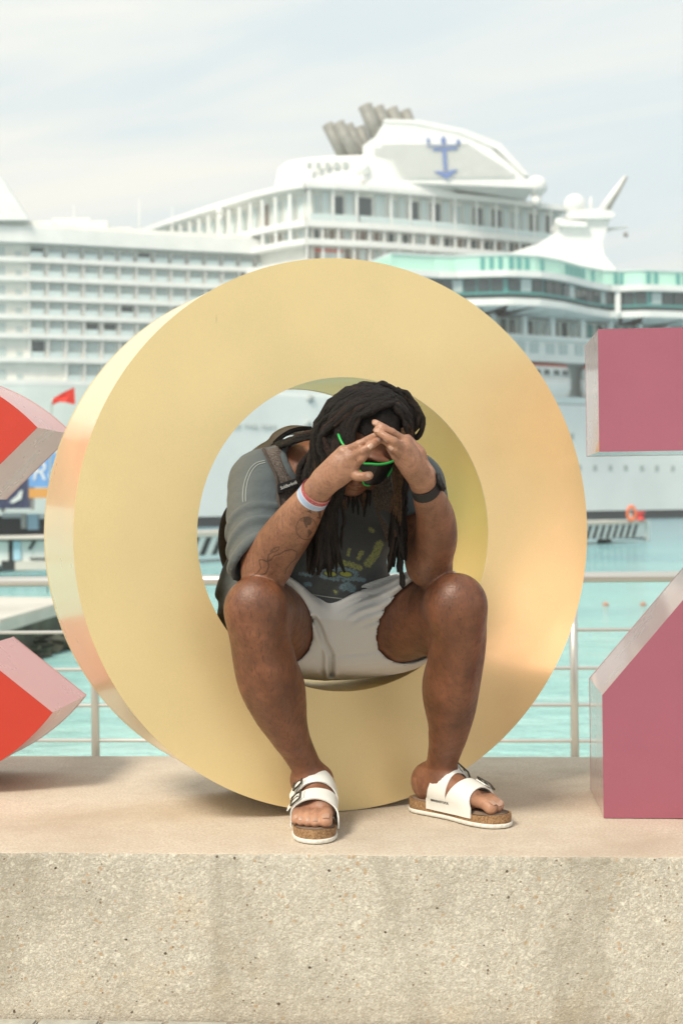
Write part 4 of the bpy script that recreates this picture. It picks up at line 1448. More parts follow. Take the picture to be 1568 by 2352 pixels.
# shin ridges
body.chain([A(592, 1455, 3.045), A(622, 1580, 3.070), A(668, 1700, 3.150)], [0.030, 0.026, 0.026], 0.03)
body.chain([A(1058, 1450, 3.075), A(1052, 1580, 3.125), A(1026, 1700, 3.225)], [0.030, 0.026, 0.026], 0.03)
# feet
class Foot:
    def __init__(self, heel, toe, side, w=1.0):
        self.o = np.array(heel); f = np.array(toe) - self.o
        self.len = np.linalg.norm(f)
        self.f = f / self.len
        self.m = np.array((self.f[1], -self.f[0], 0)) * side     # towards the big-toe side
        self.side = side
    def __call__(self, u, m, z):
        return self.o + self.f * u + self.m * m + np.array((0, 0, z))
# heel / toe are the ends of the sandals on the ledge
RT = A(719, 1940, 1); RTd = CAMZ / (CAMZ - RT[2]); RT = np.array((RT[0] * RTd, RTd, 0))
RH = RT + np.array((0.010, 0.285, 0))
LH = np.array((0.1595, 3.355, 0)); LT = np.array((0.366, 3.150, 0))
def big_side(heel, toe, right_foot):
    f = np.array(toe) - np.array(heel); m = np.array((f[1], -f[0], 0))
    return 1.0
fR = Foot(RH, RT, -1.0); fL = Foot(LH, LT, 1.0)
# for each foot, check the big-toe side: towards the other foot
if (fR.m @ (LH - RH)) < 0: fR.m = -fR.m
if (fL.m @ (RH - LH)) < 0: fL.m = -fL.m
FZ0 = 0.031
for ft, ank in ((fR, A(716, 1795, 3.215)), (fL, A(1008, 1790, 3.305))):
    body.ell(ft(0.045, 0, FZ0 + 0.034), (0.034, 0.034, 0.036), 0.02)
    body.chain([ank, ft(0.05, 0.0, FZ0 + 0.05)], [0.037, 0.036], 0.02)
    body.chain([ank + np.array((0, 0, 0.0)), ft(0.125, 0.006, FZ0 + 0.042), ft(0.185, 0.010, FZ0 + 0.026)], [0.036, 0.034, 0.024], 0.025)
    body.chain([ft(0.06, -0.014, FZ0 + 0.02), ft(0.13, -0.020, FZ0 + 0.020), ft(0.188, -0.024, FZ0 + 0.017)], [0.024, 0.024, 0.018], 0.02)
    body.chain([ft(0.10, 0.012, FZ0 + 0.026), ft(0.188, 0.022, FZ0 + 0.020)], [0.026, 0.021], 0.02)
    for mm, u1, r in ((0.026, 0.262, 0.0150), (0.004, 0.262, 0.0108), (-0.0125, 0.255, 0.0102), (-0.028, 0.245, 0.0098), (-0.0405, 0.231, 0.0100)):
        body.chain([ft(0.18, mm * 0.92, FZ0 + 0.020), ft(u1 - 0.028, mm, FZ0 + 0.021), ft(u1 - 0.006, mm * 1.0, FZ0 + r * 0.85)], [r, r * 0.92, r], 0.004)
# arms
arm = Field(LO, HI, H)
arm.chain([R_sh, (R_sh + R_el) / 2 + (-0.004, 0.0, 0), R_el], [0.066, 0.060, 0.049], 0.03)
arm.chain([R_el, A(640, 1255, 3.065), A(676, 1205, 3.015), A(708, 1157, 2.968), R_wr], [0.047, 0.0525, 0.0475, 0.0365, 0.0290], 0.025)
arm.ell(A(598, 1322, 3.10), (0.036, 0.036, 0.030), 0.02)
arm.chain([L_sh, (L_sh + L_el) / 2, L_el], [0.062, 0.056, 0.046], 0.03)
arm.chain([L_el, A(1000, 1245, 3.085), A(1000, 1190, 3.035), A(984, 1142, 2.975), L_wr], [0.043, 0.0460, 0.0415, 0.0330, 0.0255], 0.025)
arm.ell(A(996, 1316, 3.13), (0.034, 0.034, 0.028), 0.02)
# right hand (picture left)
d0 = 2.935
mcp = [za(505, 695, 2.900), za(568, 768, 2.891), za(610, 845, 2.893), za(585, 918, 2.900)]
wr = [za(285, 950, 2.925), za(300, 985, 2.922), za(315, 1020, 2.922), za(330, 1050, 2.926)]
for a, b_, r in zip(wr, mcp, (0.0155, 0.0150, 0.0145, 0.0135)):
    arm.chain([a, a * 0.45 + b_ * 0.55 + (0, -0.004, 0), b_], [0.019, 0.0165, r * 0.86], 0.014)
def finger(field, pts, r0, r1, k=0.0035):
    n = len(pts)
    field.ell(pts[0] + np.array((0, -0.002, 0)), (r0 * 1.12,) * 3, 0.006)
    field.ell(pts[1], (r0 * 1.0,) * 3, 0.003)
    rr = []
    for i in range(n):
        t = i / (n - 1)
        rr.append(r0 + (r1 - r0) * t)
    field.chain(pts, rr, k)
finger(arm, [mcp[0], za(668, 622, 2.884), za(768, 566, 2.886), za(840, 528, 2.900)], 0.0094, 0.0070, 0.0025)
finger(arm, [mcp[1], za(705, 690, 2.872), za(805, 625, 2.874), za(878, 576, 2.893)], 0.0096, 0.0072, 0.0025)
finger(arm, [mcp[2], za(694, 768, 2.876), za(748, 702, 2.878), za(786, 640, 2.894)], 0.0094, 0.0070, 0.0025)
finger(arm, [mcp[3], za(640, 948, 2.890), za(715, 958, 2.885), za(772, 946, 2.893)], 0.0108, 0.0092, 0.003)
finger(arm, [za(330, 930, 2.94), za(430, 800, 2.945), za(540, 700, 2.945), za(620, 650, 2.945)], 0.0160, 0.0100, 0.010)
# left hand (picture right)
mcp2 = [za(1155, 588, 2.902), za(1155, 668, 2.891), za(1132, 742, 2.892), za(1100, 800, 2.900)]
wr2 = [za(1365, 985, 2.935), za(1345, 1000, 2.930), za(1325, 1005, 2.930), za(1300, 1005, 2.935)]
for a, b_, r in zip(wr2, mcp2, (0.0150, 0.0150, 0.0145, 0.0135)):
    arm.chain([a, a * 0.45 + b_ * 0.55 + (0, -0.005, 0), b_], [0.0175, 0.0165, r * 0.86], 0.014)
finger(arm, [mcp2[0], za(1010, 498, 2.888), za(905, 434, 2.886), za(832, 392, 2.898)], 0.0094, 0.0070, 0.0025)
finger(arm, [mcp2[1], za(1030, 590, 2.870), za(925, 526, 2.870), za(850, 472, 2.886)], 0.0096, 0.0074, 0.0025)
finger(arm, [mcp2[2], za(1042, 672, 2.876), za(982, 620, 2.878), za(936, 588, 2.890)], 0.0092, 0.0070, 0.0025)
finger(arm, [mcp2[3], za(1045, 745, 2.896), za(1010, 700, 2.905), za(985, 665, 2.912)], 0.0088, 0.0068, 0.0025)
finger(arm, [za(1370, 930, 2.95), za(1280, 720, 2.955), za(1215, 620, 2.955), za(1170, 560, 2.955)], 0.0160, 0.0100, 0.010)
# head
head = Field(LO, HI, H)
head.ell(HP(-0.012, 0, 0.006), (0.092, 0.074, 0.084), 0.02, HR)
head.ell(HP(0.030, 0, -0.040), (0.060, 0.060, 0.072), 0.03, HR)           # face and jaw
head.ell(HP(0.066, 0, -0.092), (0.024, 0.030, 0.020), 0.02, HR)           # chin
head.chain([HP(0.088, 0, 0.008), HP(0.108, 0, -0.030), HP(0.100, 0, -0.040)], [0.009, 0.0135, 0.013], 0.012)   # nose
for s in (-1, 1):
    head.ell(HP(0.097, 0.014 * s, -0.040), (0.011, 0.010, 0.009), 0.006, HR)
    head.ell(HP(0.086, 0.032 * s, 0.020), (0.012, 0.026, 0.008), 0.012, HR)      # brow
    head.ell(HP(0.070, 0.040 * s, -0.025), (0.020, 0.022, 0.020), 0.02, HR)      # cheek
    head.ell(HP(-0.005, 0.078 * s, -0.010), (0.018, 0.010, 0.032), 0.006, HR)    # ear
    head.cut_ell(HP(0.100, 0.032 * s, 0.000), (0.014, 0.018, 0.011), 0.012, HR)
    head.ell(HP(0.078, 0.031 * s, 0.000), (0.013, 0.013, 0.012), 0.004, HR)      # eye
head.ell(HP(0.086, 0, -0.062), (0.011, 0.025, 0.0065), 0.005, HR)          # lips
head.ell(HP(0.084, 0, -0.073), (0.011, 0.022, 0.0070), 0.005, HR)
body.merge(head, 0.012)
arm_head_gap = arm
body.merge(arm, 0.006)
Vb, Fb = body.mesh()
Vb = smooth_mesh(Vb, Fb, 3, 0.5)

# ---- skin
def mat_skin():
    b = NB('dark_brown_skin')
    co = b.coord('Object')
    tone = b.attr('tone', 'Fac')
    ink = b.attr('ink', 'Fac')
    hair = b.attr('bodyhair', 'Fac')
    n1 = b.noise(14, 5, 0.62, co)
    n2 = b.noise(60, 4, 0.6, co)
    n3 = b.noise(9, 4, 0.6, co, dist=0.5)
    dark = b.ramp(n1, [(0.30, (0.105, 0.039, 0.019)), (0.52, (0.178, 0.067, 0.032)), (0.72, (0.260, 0.103, 0.051))])
    light = b.ramp(n1, [(0.30, (0.42, 0.215, 0.130)), (0.70, (0.58, 0.315, 0.200))])
    c = b.mix(tone, dark, light)
    c = b.mix(b.ramp(n2, [(0.50, 0.0), (0.70, 0.28)]), c, (0.05, 0.02, 0.011))
    c = b.mix(b.ramp(n3, [(0.60, 0.0), (0.74, 0.35)]), c, (0.05, 0.02, 0.012))
    # fine dark body hair, stretched down the limbs
    hs = b.noise(1.0, 3, 0.6, b.coord('Object', scale=(230, 230, 40), rot=(0.15, 0.25, 0)))
    c = b.mix(b.math('MULTIPLY', b.ramp(hs, [(0.56, 0.0), (0.64, 0.75)]), hair), c, (0.03, 0.014, 0.008))
    c = b.mix(ink, c, (0.035, 0.020, 0.015))
    b.set(color=c, rough=b.ramp(n2, [(0.3, 0.36), (0.7, 0.52)]), spec=0.5, sss=0.06, sssr=(0.012, 0.005, 0.003))
    h = b.math('ADD', b.noise(190, 3, 0.6, co), b.math('MULTIPLY', b.noise(34, 3, 0.6, co), 1.2))
    b.set(normal=b.bump(b.math('ADD', h, b.math('MULTIPLY', hs, 0.4)), 0.28, 0.004))
    return b.m
M['skin'] = mat_skin()

person = thing('person', ((RH + LH) / 2).tolist(), 'man in grey shirt and white shorts seated in the O, hands tented at bowed head', 'person')
bo = fast_mesh('body', Vb, Fb, M['skin'], person)
me = bo.data
Vb = np.array([v.co[:] for v in me.vertices])
nb = np.array([v.normal[:] for v in me.vertices])
fx, fy = frame_xy(Vb)
tone = np.zeros(len(Vb))
# hands: lighter towards the fingers
def near_chain(V, pts, r):
    best = np.full(len(V), 9.0)
    for a, b_ in zip(pts, pts[1:]):
        a = np.array(a); b_ = np.array(b_); ab = b_ - a
        t = np.clip(((V - a) @ ab) / (ab @ ab), 0, 1)
        best = np.minimum(best, np.linalg.norm(V - a - t[:, None] * ab, axis=1))
    return best
tips = np.array([za(840, 528, 2.9), za(878, 576, 2.893), za(786, 640, 2.894), za(772, 946, 2.893), za(832, 392, 2.898), za(850, 472, 2.886), za(936, 588, 2.890), za(985, 665, 2.912)])
tt = np.min([np.linalg.norm(Vb - t, axis=1) for t in tips], 0)
gi = [np.clip(np.round((Vb[:, i] - arm.lo[i]) / arm.h).astype(int), 0, arm.n[i] - 1) for i in range(3)]
on_arm = np.clip(1 - arm.D[gi[0], gi[1], gi[2]] / 0.006, 0, 1)
def sstep(x, a, b_):
    t = np.clip((x - a) / (b_ - a), 0, 1)
    return t * t * (3 - 2 * t)
ta = ((Vb - R_el) @ (R_wr - R_el)) / ((R_wr - R_el) @ (R_wr - R_el)); tl = ((Vb - L_el) @ (L_wr - L_el)) / ((L_wr - L_el) @ (L_wr - L_el))
fa_r = near_chain(Vb, [R_el, R_wr], 0); fa_l = near_chain(Vb, [L_el, L_wr], 0)
wR = np.exp(-np.maximum(near_chain(Vb, [R_el, R_wr, mcp[1], tips[1]], 0) - 0.055, 0) / 0.01)
wL = np.exp(-np.maximum(near_chain(Vb, [L_el, L_wr, mcp2[1], tips[5]], 0) - 0.055, 0) / 0.01)
tone = np.maximum(tone, on_arm * np.maximum(wR * (0.20 + 0.45 * sstep(ta, 0.35, 1.25)), wL * (0.16 + 0.45 * sstep(tl, 0.35, 1.25))))
tone = np.maximum(tone, on_arm * (1 - sstep(tt, 0.0, 0.06)) * 0.9)
# feet and toes lighter, heels
toe_m = np.zeros(len(Vb))
for ft in (fR, fL):
    u = (Vb - ft.o) @ ft.f
    toe_m = np.maximum(toe_m, np.where((Vb[:, 2] < 0.11) & (u > -0.02) & (np.abs((Vb - ft.o) @ ft.m) < 0.06), np.clip((u - 0.17) / 0.07, 0, 1) * 0.75 + 0.12, 0))
    toe_m = np.maximum(toe_m, np.where((Vb[:, 2] < 0.085) & (u < 0.05) & (u > -0.03) & (np.abs((Vb - ft.o) @ ft.m) < 0.06), 0.35, 0))
tone = np.maximum(tone, toe_m)
# nails
nails = np.zeros(len(Vb))
for t in tips:
    pass
set_f(bo, 'tone', np.clip(tone, 0, 1))
hairm = np.clip(np.maximum(((Vb[:, 2] > 0.14) & (Vb[:, 2] < 0.60) & (Vb[:, 1] < 3.45)) * 0.55, ((fa_r < 0.07) & (ta < 0.95)) * 0.45), 0, 1) * (tone < 0.5)
set_f(bo, 'bodyhair', hairm)
# ---- tattoos, drawn finely by refining the skin mesh where the ink lies
def ink_value(x, y):
    v = np.zeros(x.shape)
    def line(pts, w, closed=False, s=0.8):
        d = seg_dist(x, y, pts, closed)
        return np.clip((w + 0.9 - d) / 1.1, 0, 1) * s
    def zb(p): return [(447.9 + .4394 * a, 849.8 + .4394 * b_) for a, b_ in p]
    # globe
    c = zb([(582, 828)])[0]
    rx_, ry_ = 23.5, 26.0
    r = np.hypot((x - c[0]) / rx_, (y - c[1]) / ry_)
    v = np.maximum(v, np.clip((1.4 - np.abs(r - 1) * 24) / 1.1, 0, 1) * 0.8)
    def blob(pts):
        pts = zb(pts)
        inside = np.zeros(x.shape, bool)
        n = len(pts)
        for i in range(n):
            (x0, y0), (x1, y1) = pts[i], pts[(i + 1) % n]
            cnd = ((y0 > y) != (y1 > y)) & (x < (x1 - x0) * (y - y0) / (y1 - y0 + 1e-9) + x0)
            inside ^= cnd
        return inside * 0.72
    v = np.maximum(v, blob([(566, 770), (600, 768), (612, 790), (604, 808), (585, 814), (590, 822), (580, 826), (572, 808), (566, 790)]))
    v = np.maximum(v, blob([(590, 832), (604, 836), (613, 850), (600, 868), (582, 878), (592, 860), (588, 846)]))
    # letter strokes below the wristband
    v = np.maximum(v, line(zb([(625, 690), (600, 740)]), 1.6)); v = np.maximum(v, line(zb([(590, 738), (606, 746)]), 1.2))
    v = np.maximum(v, line(zb([(655, 700), (652, 775)]), 1.6)); v = np.maximum(v, line(zb([(628, 690), (652, 770)]), 1.0)); v = np.maximum(v, line(zb([(640, 772), (662, 776)]), 1.2))
    # outline drawing near the elbow
    v = np.maximum(v, line(zb([(345, 1075), (372, 1060), (385, 1030), (380, 995), (385, 965), (398, 958)]), 0.9))
    v = np.maximum(v, line(zb([(290, 1080), (325, 1062), (345, 1035), (338, 1010), (335, 993), (352, 992), (378, 1003), (400, 990), (412, 972), (445, 962), (470, 945), (505, 938), (532, 950), (528, 985), (500, 1010), (478, 1040), (470, 1066)]), 0.8))
    v = np.maximum(v, line(zb([(396, 948), (415, 930), (440, 924), (438, 938), (420, 950), (398, 954)]), 0.8, True, 0.7))
    # upper-arm shading on the other arm
    v = np.maximum(v, ((x > 928) & (x < 953) & (y > 1200) & (y < 1310)) * (0.5 * (np.sin(x * 0.55 + 3 * np.sin(y * 0.21)) * np.cos(y * 0.33 + 2 * np.sin(x * 0.17)) > 0.1)))
    # small script on a finger
    def z3(p): return [(677.6 + .2197 * a, 884.3 + .2197 * b_) for a, b_ in p]
    for off in np.linspace(0, 1, 6):
        cx_, cy_ = z3([(640 + 95 * off, 785 - 85 * off)])[0]
        v = np.maximum(v, np.clip((1.3 - np.abs(np.hypot(x - cx_, y - cy_) - 2.0)) / 1.0, 0, 1) * 0.65)
    v = np.maximum(v, line(z3([(632, 770), (648, 810)]), 0.7, False, 0.7))
    return v
# refine faces under the tattoos so the lines come out crisp
bm = bmesh.new(); bm.from_mesh(me)
bm.verts.ensure_lookup_table(); bm.faces.ensure_lookup_table()
regs = ((562, 748, 1140, 1330), (812, 845, 1025, 1068))
def in_reg(v):
    for x0, x1, y0, y1 in regs:
        if x0 < fx[v] < x1 and y0 < fy[v] < y1 and Vb[v, 1] < 3.2: return True
    return False
sel = [f for f in bm.faces if f.normal.y < 0.1 and all(in_reg(v.index) for v in f.verts)]
edges = list({e for f in sel for e in f.edges})
bmesh.ops.subdivide_edges(bm, edges=edges, cuts=2, use_grid_fill=True)
bm.to_mesh(me); bm.free()
me.polygons.foreach_set('use_smooth', [True] * len(me.polygons))
co_ = np.empty(len(me.vertices) * 3, np.float32); me.vertices.foreach_get('co', co_); co_ = co_.reshape(-1, 3)
nx = np.array([v.normal.y for v in me.vertices])
fx2, fy2 = frame_xy(co_)
inkv = ink_value(fx2, fy2) * (nx < 0.15) * (co_[:, 1] < 3.22)
# only on arms
d_arm = np.minimum(near_chain(co_, [R_el, R_wr], 0), near_chain(co_, [L_sh, L_el], 0))
d_fin = near_chain(co_, [mcp[2], tips[2]], 0)
inkv = inkv * ((d_arm < 0.075) | (d_fin < 0.02))
inkv = np.where((fx2 > 925), inkv * (near_chain(co_, [L_el, L_wr], 0) > 0.052), inkv)
set_f(bo, 'ink', inkv)

# ---- finger and toe nails: small curved plates set on the tips
M['nail'] = NB('finger_nail').set(color=(0.46, 0.28, 0.20), rough=0.35, spec=0.5).m
bvh_body = BVHTree.FromPolygons([tuple(v) for v in co_], [tuple(p.vertices) for p in me.polygons])
def nail(c, axis, w, l, ndir=(0, -1, 0)):
    """a plate laid on the body surface near c, pointing along axis"""
    c = Vector(c); ax = Vector(axis).normalized(); nd = Vector(ndir).normalized()
    hit = bvh_body.ray_cast(c + nd * 0.05, -nd, 0.1)
    if hit[0] is None: return
    n = hit[1]; p = hit[0]
    if n.dot(nd) < 0: n = -n
    ax = (ax - n * ax.dot(n)).normalized(); sd = ax.cross(n)
    V_, F_ = [], []
    for i in range(5):
        for j in range(5):
            a = (i - 2) / 2; b_ = (j - 2) / 2
            wd = w * (1 - 0.18 * a * a if a > 0 else 1)
            V_.append(p + ax * (a * l) + sd * (b_ * wd) + n * (0.0012 - 0.0016 * b_ * b_ - 0.0008 * a * a))
    for i in range(4):
        for j in range(4):
            F_.append((i * 5 + j, i * 5 + j + 1, i * 5 + j + 6, i * 5 + j + 5))
    mesh_obj('nail', V_, F_, M['nail'], person, smooth=True)
for t, m_ in zip(tips, mcp + mcp2):
    ax = Vector(t) - Vector(m_)
    if t is not tips[3]:
        nail(Vector(t) - ax.normalized() * 0.001, ax, 0.0048, 0.0058)
for ft in (fR, fL):
    for mm, u1, r in ((0.026, 0.262, 0.0150), (0.004, 0.262, 0.0108), (-0.0125, 0.255, 0.0102), (-0.028, 0.245, 0.0098), (-0.0405, 0.231, 0.0100)):
        nail(Vector(ft(u1 - 0.004, mm, FZ0 + r)), Vector(ft.f), r * 0.55, r * 0.5, Vector(ft.f) * 0.5 + Vector((0, 0, 1)))

# ================================================================ shirt
def wave(x, y, z, f):
    return np.sin(f[0] * x + f[1] * y + f[2] * z + f[3])
sh = Field(LO, HI, 0.0046)
sh.ell((-0.030, 3.49, 0.44), (0.235, 0.150, 0.115), 0.06)
sh.ell((-0.085, 3.42, 0.53), (0.195, 0.155, 0.15), 0.07)
sh.ell((-0.055, 3.335, 0.69), (0.185, 0.130, 0.165), 0.07)
sh.ell((-0.232, 3.36, 0.500), (0.064, 0.090, 0.108), 0.05)
sh.chain([R_sh + (0.03, 0.0, 0.004), np.array((-0.03, 3.265, 0.805)), L_sh + (-0.03, 0, 0.004)], [0.072, 0.084, 0.072], 0.05)
slv = Field(LO, HI, 0.0046)
slv.chain([R_sh, (R_sh + R_el) / 2 + (-0.006, 0.0, -0.004), R_el + (-0.010, 0.012, 0.0)], [0.074, 0.076, 0.073], 0.03)
slv.chain([L_sh, (L_sh + L_el) / 2, L_el], [0.074, 0.070, 0.066], 0.03)
sh.merge(slv, 0.035)
gx = sh.ax[0][:, None, None]; gy = sh.ax[1][None, :, None]; gz = sh.ax[2][None, None, :]
# cloth folds: bunched rings along the sleeve, drag lines across the belly
ad = (R_el - R_sh); alen = np.linalg.norm(ad); ad = ad / alen
ta_ = (gx - R_sh[0]) * ad[0] + (gy - R_sh[1]) * ad[1] + (gz - R_sh[2]) * ad[2]
near_arm = np.exp(-np.maximum(np.sqrt((gx - R_sh[0] - ta_ * ad[0]) ** 2 + (gy - R_sh[1] - ta_ * ad[1]) ** 2 + (gz - R_sh[2] - ta_ * ad[2]) ** 2) - 0.085, 0) / 0.02)
ph = ta_ * 150 + 5.0 * (gx + 0.25) * 9 + 1.6 * np.sin(gx * 31 + gy * 17) + 1.2 * np.sin(gz * 23 + gx * 11)
fold = np.maximum(np.sin(ph), -0.3) * np.clip((ta_ - 0.07) / 0.05, 0.10, 1)
ph2 = (gz - 0.9 * gx) * 95 + 1.8 * np.sin(gx * 19 + 2) + gy * 6
fold2 = np.sin(ph2) * np.clip((0.60 - gz) / 0.1, 0, 1)
ph3 = (gx * 60 + 1.5 * np.sin(gz * 14) + gz * 12)
fold3 = np.sin(ph3) * np.clip((gz - 0.55) / 0.12, 0, 1) * 0.6
sh.D += (-0.0058 * fold * near_arm - (0.0042 * fold2 + 0.003 * fold3) * (1 - near_arm)).astype(np.float32)
# openings: sleeve ends, neck, hem; hollow sleeves
def cut_solid(field, d):
    field.D = np.maximum(field.D, d.astype(np.float32))
def plane_d(p, n):
    n = np.array(n, float); n /= np.linalg.norm(n)
    return (gx - p[0]) * n[0] + (gy - p[1]) * n[1] + (gz - p[2]) * n[2]
pR = A(592, 1236, 3.06)
regR = np.minimum(plane_d(pR, (0.62, -0.42, -0.66)), 0.165 - np.sqrt((gx - pR[0]) ** 2 + (gy - pR[1]) ** 2 + (gz - pR[2]) ** 2))
cut_solid(sh, regR)
pL = A(962, 1200, 3.17)
regL = np.minimum(plane_d(pL, (0.1, -0.35, -0.93)), 0.11 - np.sqrt((gx - pL[0] - .02) ** 2 + (gy - pL[1]) ** 2 + (gz - pL[2] + .05) ** 2))
cut_solid(sh, regL)
# hollow: remove the inside of the sleeve near its mouth
holl = Field(LO, HI, 0.0046)
holl.chain([R_sh * 0.32 + R_el * 0.68, R_el + (-0.006, 0.01, 0)], [0.060, 0.063], 0.01)
holl.chain([L_sh * 0.5 + L_el * 0.5, L_el], [0.060, 0.060], 0.01)
sh.D = np.maximum(sh.D, -holl.D)
# neck opening
nk = np.array((-0.025, 3.200, 0.850))
cut_solid(sh, 0.098 - np.sqrt((gx - nk[0]) ** 2 + ((gy - nk[1]) * 0.8) ** 2 + ((gz - nk[2]) * 0.95) ** 2))
# hem: tilted plane at the lap
cut_solid(sh, plane_d((-0.06, 3.28, 0.468), (0.10, -0.55, -0.85)))
cut_solid(sh, plane_d((0, 0, 0.375), (0, 0, -1)))
Vs, Fs = sh.mesh()
Vs = smooth_mesh(Vs, Fs, 2, 0.5)
def mat_shirt():
    b = NB('washed_grey_blue_cotton')
    co = b.coord('Object')
    pr = b.attr('print')                    # x, y of the print, mask
    n1 = b.noise(7, 5, 0.6, co)
    wv = b.noise(420, 2, 0.6, co)
    c = b.ramp(n1, [(0.3, (0.070, 0.087, 0.094)), (0.55, (0.098, 0.120, 0.128)), (0.75, (0.128, 0.150, 0.154))])
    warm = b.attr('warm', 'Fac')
    c = b.mix(warm, c, (0.140, 0.136, 0.112))  # warm bounce light mixed into the cloth colour
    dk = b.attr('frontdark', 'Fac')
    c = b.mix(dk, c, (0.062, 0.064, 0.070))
    c = b.mix(b.ramp(wv, [(0.42, 0.35), (0.58, 0.0)]), c, (0.09, 0.10, 0.105))
    s = b.sep(pr)
    x, y, m = s[0], s[1], s[2]
    spk = b.noise(330, 2, 0.7, co)
    # print: flame bodies, glowing green cores, blue goggles
    fl = b.attr('flame', 'Fac'); core = b.attr('core', 'Fac'); blue = b.attr('blue', 'Fac'); lens = b.attr('lens', 'Fac')
    c = b.mix(fl, c, (0.25, 0.095, 0.05))
    c = b.mix(b.math('MULTIPLY', core, b.ramp(spk, [(0.42, 0.25), (0.55, 1.0)])), c, (0.32, 0.35, 0.125))
    c = b.mix(b.math('MULTIPLY', blue, b.ramp(spk, [(0.40, 0.35), (0.55, 1.0)])), c, (0.17, 0.26, 0.31))
    c = b.mix(b.math('MULTIPLY', lens, 0.9), c, (0.32, 0.36, 0.08))
    st = b.attr('stitch', 'Fac')
    c = b.mix(st, c, (0.34, 0.36, 0.33))
    b.set(color=c, rough=0.92, spec=0.15, sheen=0.12)
    hgt = b.math('ADD', b.math('MULTIPLY', wv, 0.3), b.noise(38, 4, 0.6, b.coord('Object', scale=(1, 1, 2.2)), dist=0.8))
    b.set(normal=b.bump(hgt, 0.38, 0.006))
    return b.m
M['shirt'] = mat_shirt()
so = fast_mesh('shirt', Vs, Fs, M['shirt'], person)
me = so.data
# refine the printed belly so the print is crisp
co_ = np.empty(len(me.vertices) * 3, np.float32); me.vertices.foreach_get('co', co_); co_ = co_.reshape(-1, 3)
px_, py_ = frame_xy(co_)
bm = bmesh.new(); bm.from_mesh(me); bm.faces.ensure_lookup_table()
sel = [f for f in bm.faces if f.normal.y < 0.2 and all((660 < px_[v.index] < 905 and 1200 < py_[v.index] < 1385) for v in f.verts)]
edges = list({e for f in sel for e in f.edges})
bmesh.ops.subdivide_edges(bm, edges=edges, cuts=1, use_grid_fill=True)
bm.to_mesh(me); bm.free()
me.polygons.foreach_set('use_smooth', [True] * len(me.polygons))
co_ = np.empty(len(me.vertices) * 3, np.float32); me.vertices.foreach_get('co', co_); co_ = co_.reshape(-1, 3)
px_, py_ = frame_xy(co_)
ny = np.array([v.normal.y for v in me.vertices]); nz_ = np.array([v.normal.z for v in me.vertices]); nx_ = np.array([v.normal.x for v in me.vertices])
front = (ny < 0.1) & (px_ > 640) & (px_ < 905)
front = front & (near_chain(co_, [R_sh, R_el], 0) > 0.095)
def zc(p): return [(0.5742 * (1150 + a / 3.136), 0.5742 * (2050 + b_ / 3.136)) for a, b_ in p]
def blobf(pts, w):
    return np.clip((w * 1.25 - seg_dist(px_, py_, zc(pts)) + 1.8 * np.sin(px_ * .55 + 2 * np.sin(py_ * .3)) * np.cos(py_ * .6)) / 2.2 + 0.5, 0, 1)
fl = np.zeros(len(co_)); core = fl.copy(); blue = fl.copy(); lens = fl.copy()
for pts, w in (([(770, 380), (775, 460), (745, 560)], 6), ([(735, 570), (745, 540)], 8), ([(985, 440), (930, 500), (870, 600)], 6), ([(850, 610), (880, 580)], 10), ([(1160, 390), (1100, 540), (1000, 650), (960, 720)], 14),
               ([(300, 640), (480, 640), (640, 650), (780, 690), (900, 740)], 12), ([(640, 560), (640, 500)], 5), ([(530, 560), (530, 500)], 6), ([(1060, 240), (1080, 380)], 5), ([(980, 320), (1000, 400)], 5), ([(200, 660), (420, 680)], 9),
               ([(700, 900), (880, 880), (900, 960)], 7), ([(470, 960), (520, 900)], 6)):
    fl = np.maximum(fl, blobf(pts, w))
for pts, w in (([(770, 470), (755, 530)], 3.2), ([(930, 500), (890, 570)], 3.6), ([(1150, 400), (1090, 540), (1010, 640)], 7.5), ([(490, 610), (640, 620), (780, 650), (910, 700)], 5), ([(1040, 210), (1060, 230)], 4), ([(600, 990), (610, 1000)], 3)):
    core = np.maximum(core, blobf(pts, w))
for pts, w in (([(440, 760), (600, 740), (820, 780)], 10), ([(380, 720), (460, 800), (620, 830)], 5), ([(700, 840), (850, 830), (960, 850)], 4), ([(700, 940), (760, 920), (810, 960)], 7), ([(160, 770), (300, 790)], 3), ([(230, 900), (280, 905)], 4)):
    blue = np.maximum(blue, blobf(pts, w))
for cx_, cy_ in zc([(535, 768), (730, 773)]):
    r = np.hypot((px_ - cx_) / 14.5, (py_ - cy_ - (px_ - cx_) * 0.12) / 6.0)
    lens = np.maximum(lens, np.clip((1 - r) * 6, 0, 1)); fl = np.maximum(fl, np.clip((1.25 - r) * 6, 0, 1)); blue = blue * np.clip((r - 1.15) * 5, 0, 1)
core = core * np.clip((1 - fl * 0.0), 0, 1)
fm = front & (py_ > 1180)
for nm, v in (('flame', fl), ('core', core), ('blue', blue), ('lens', lens)):
    set_f(so, nm, v * fm)
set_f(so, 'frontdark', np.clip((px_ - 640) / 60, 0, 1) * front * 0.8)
set_f(so, 'warm', np.clip(0.15 - nx_ * 1.1, 0, 1) * (co_[:, 0] < -0.15) * 0.75)  # bounce from the yellow O painted into left-facing cloth
def z4(p): return [(0.5742 * (780 + a / 2.6135), 0.5742 * (1500 + b_ / 2.6135)) for a, b_ in p]
st = np.zeros(len(co_))
set_f(so, 'stitch', st * (ny < 0.3) * 0.65)

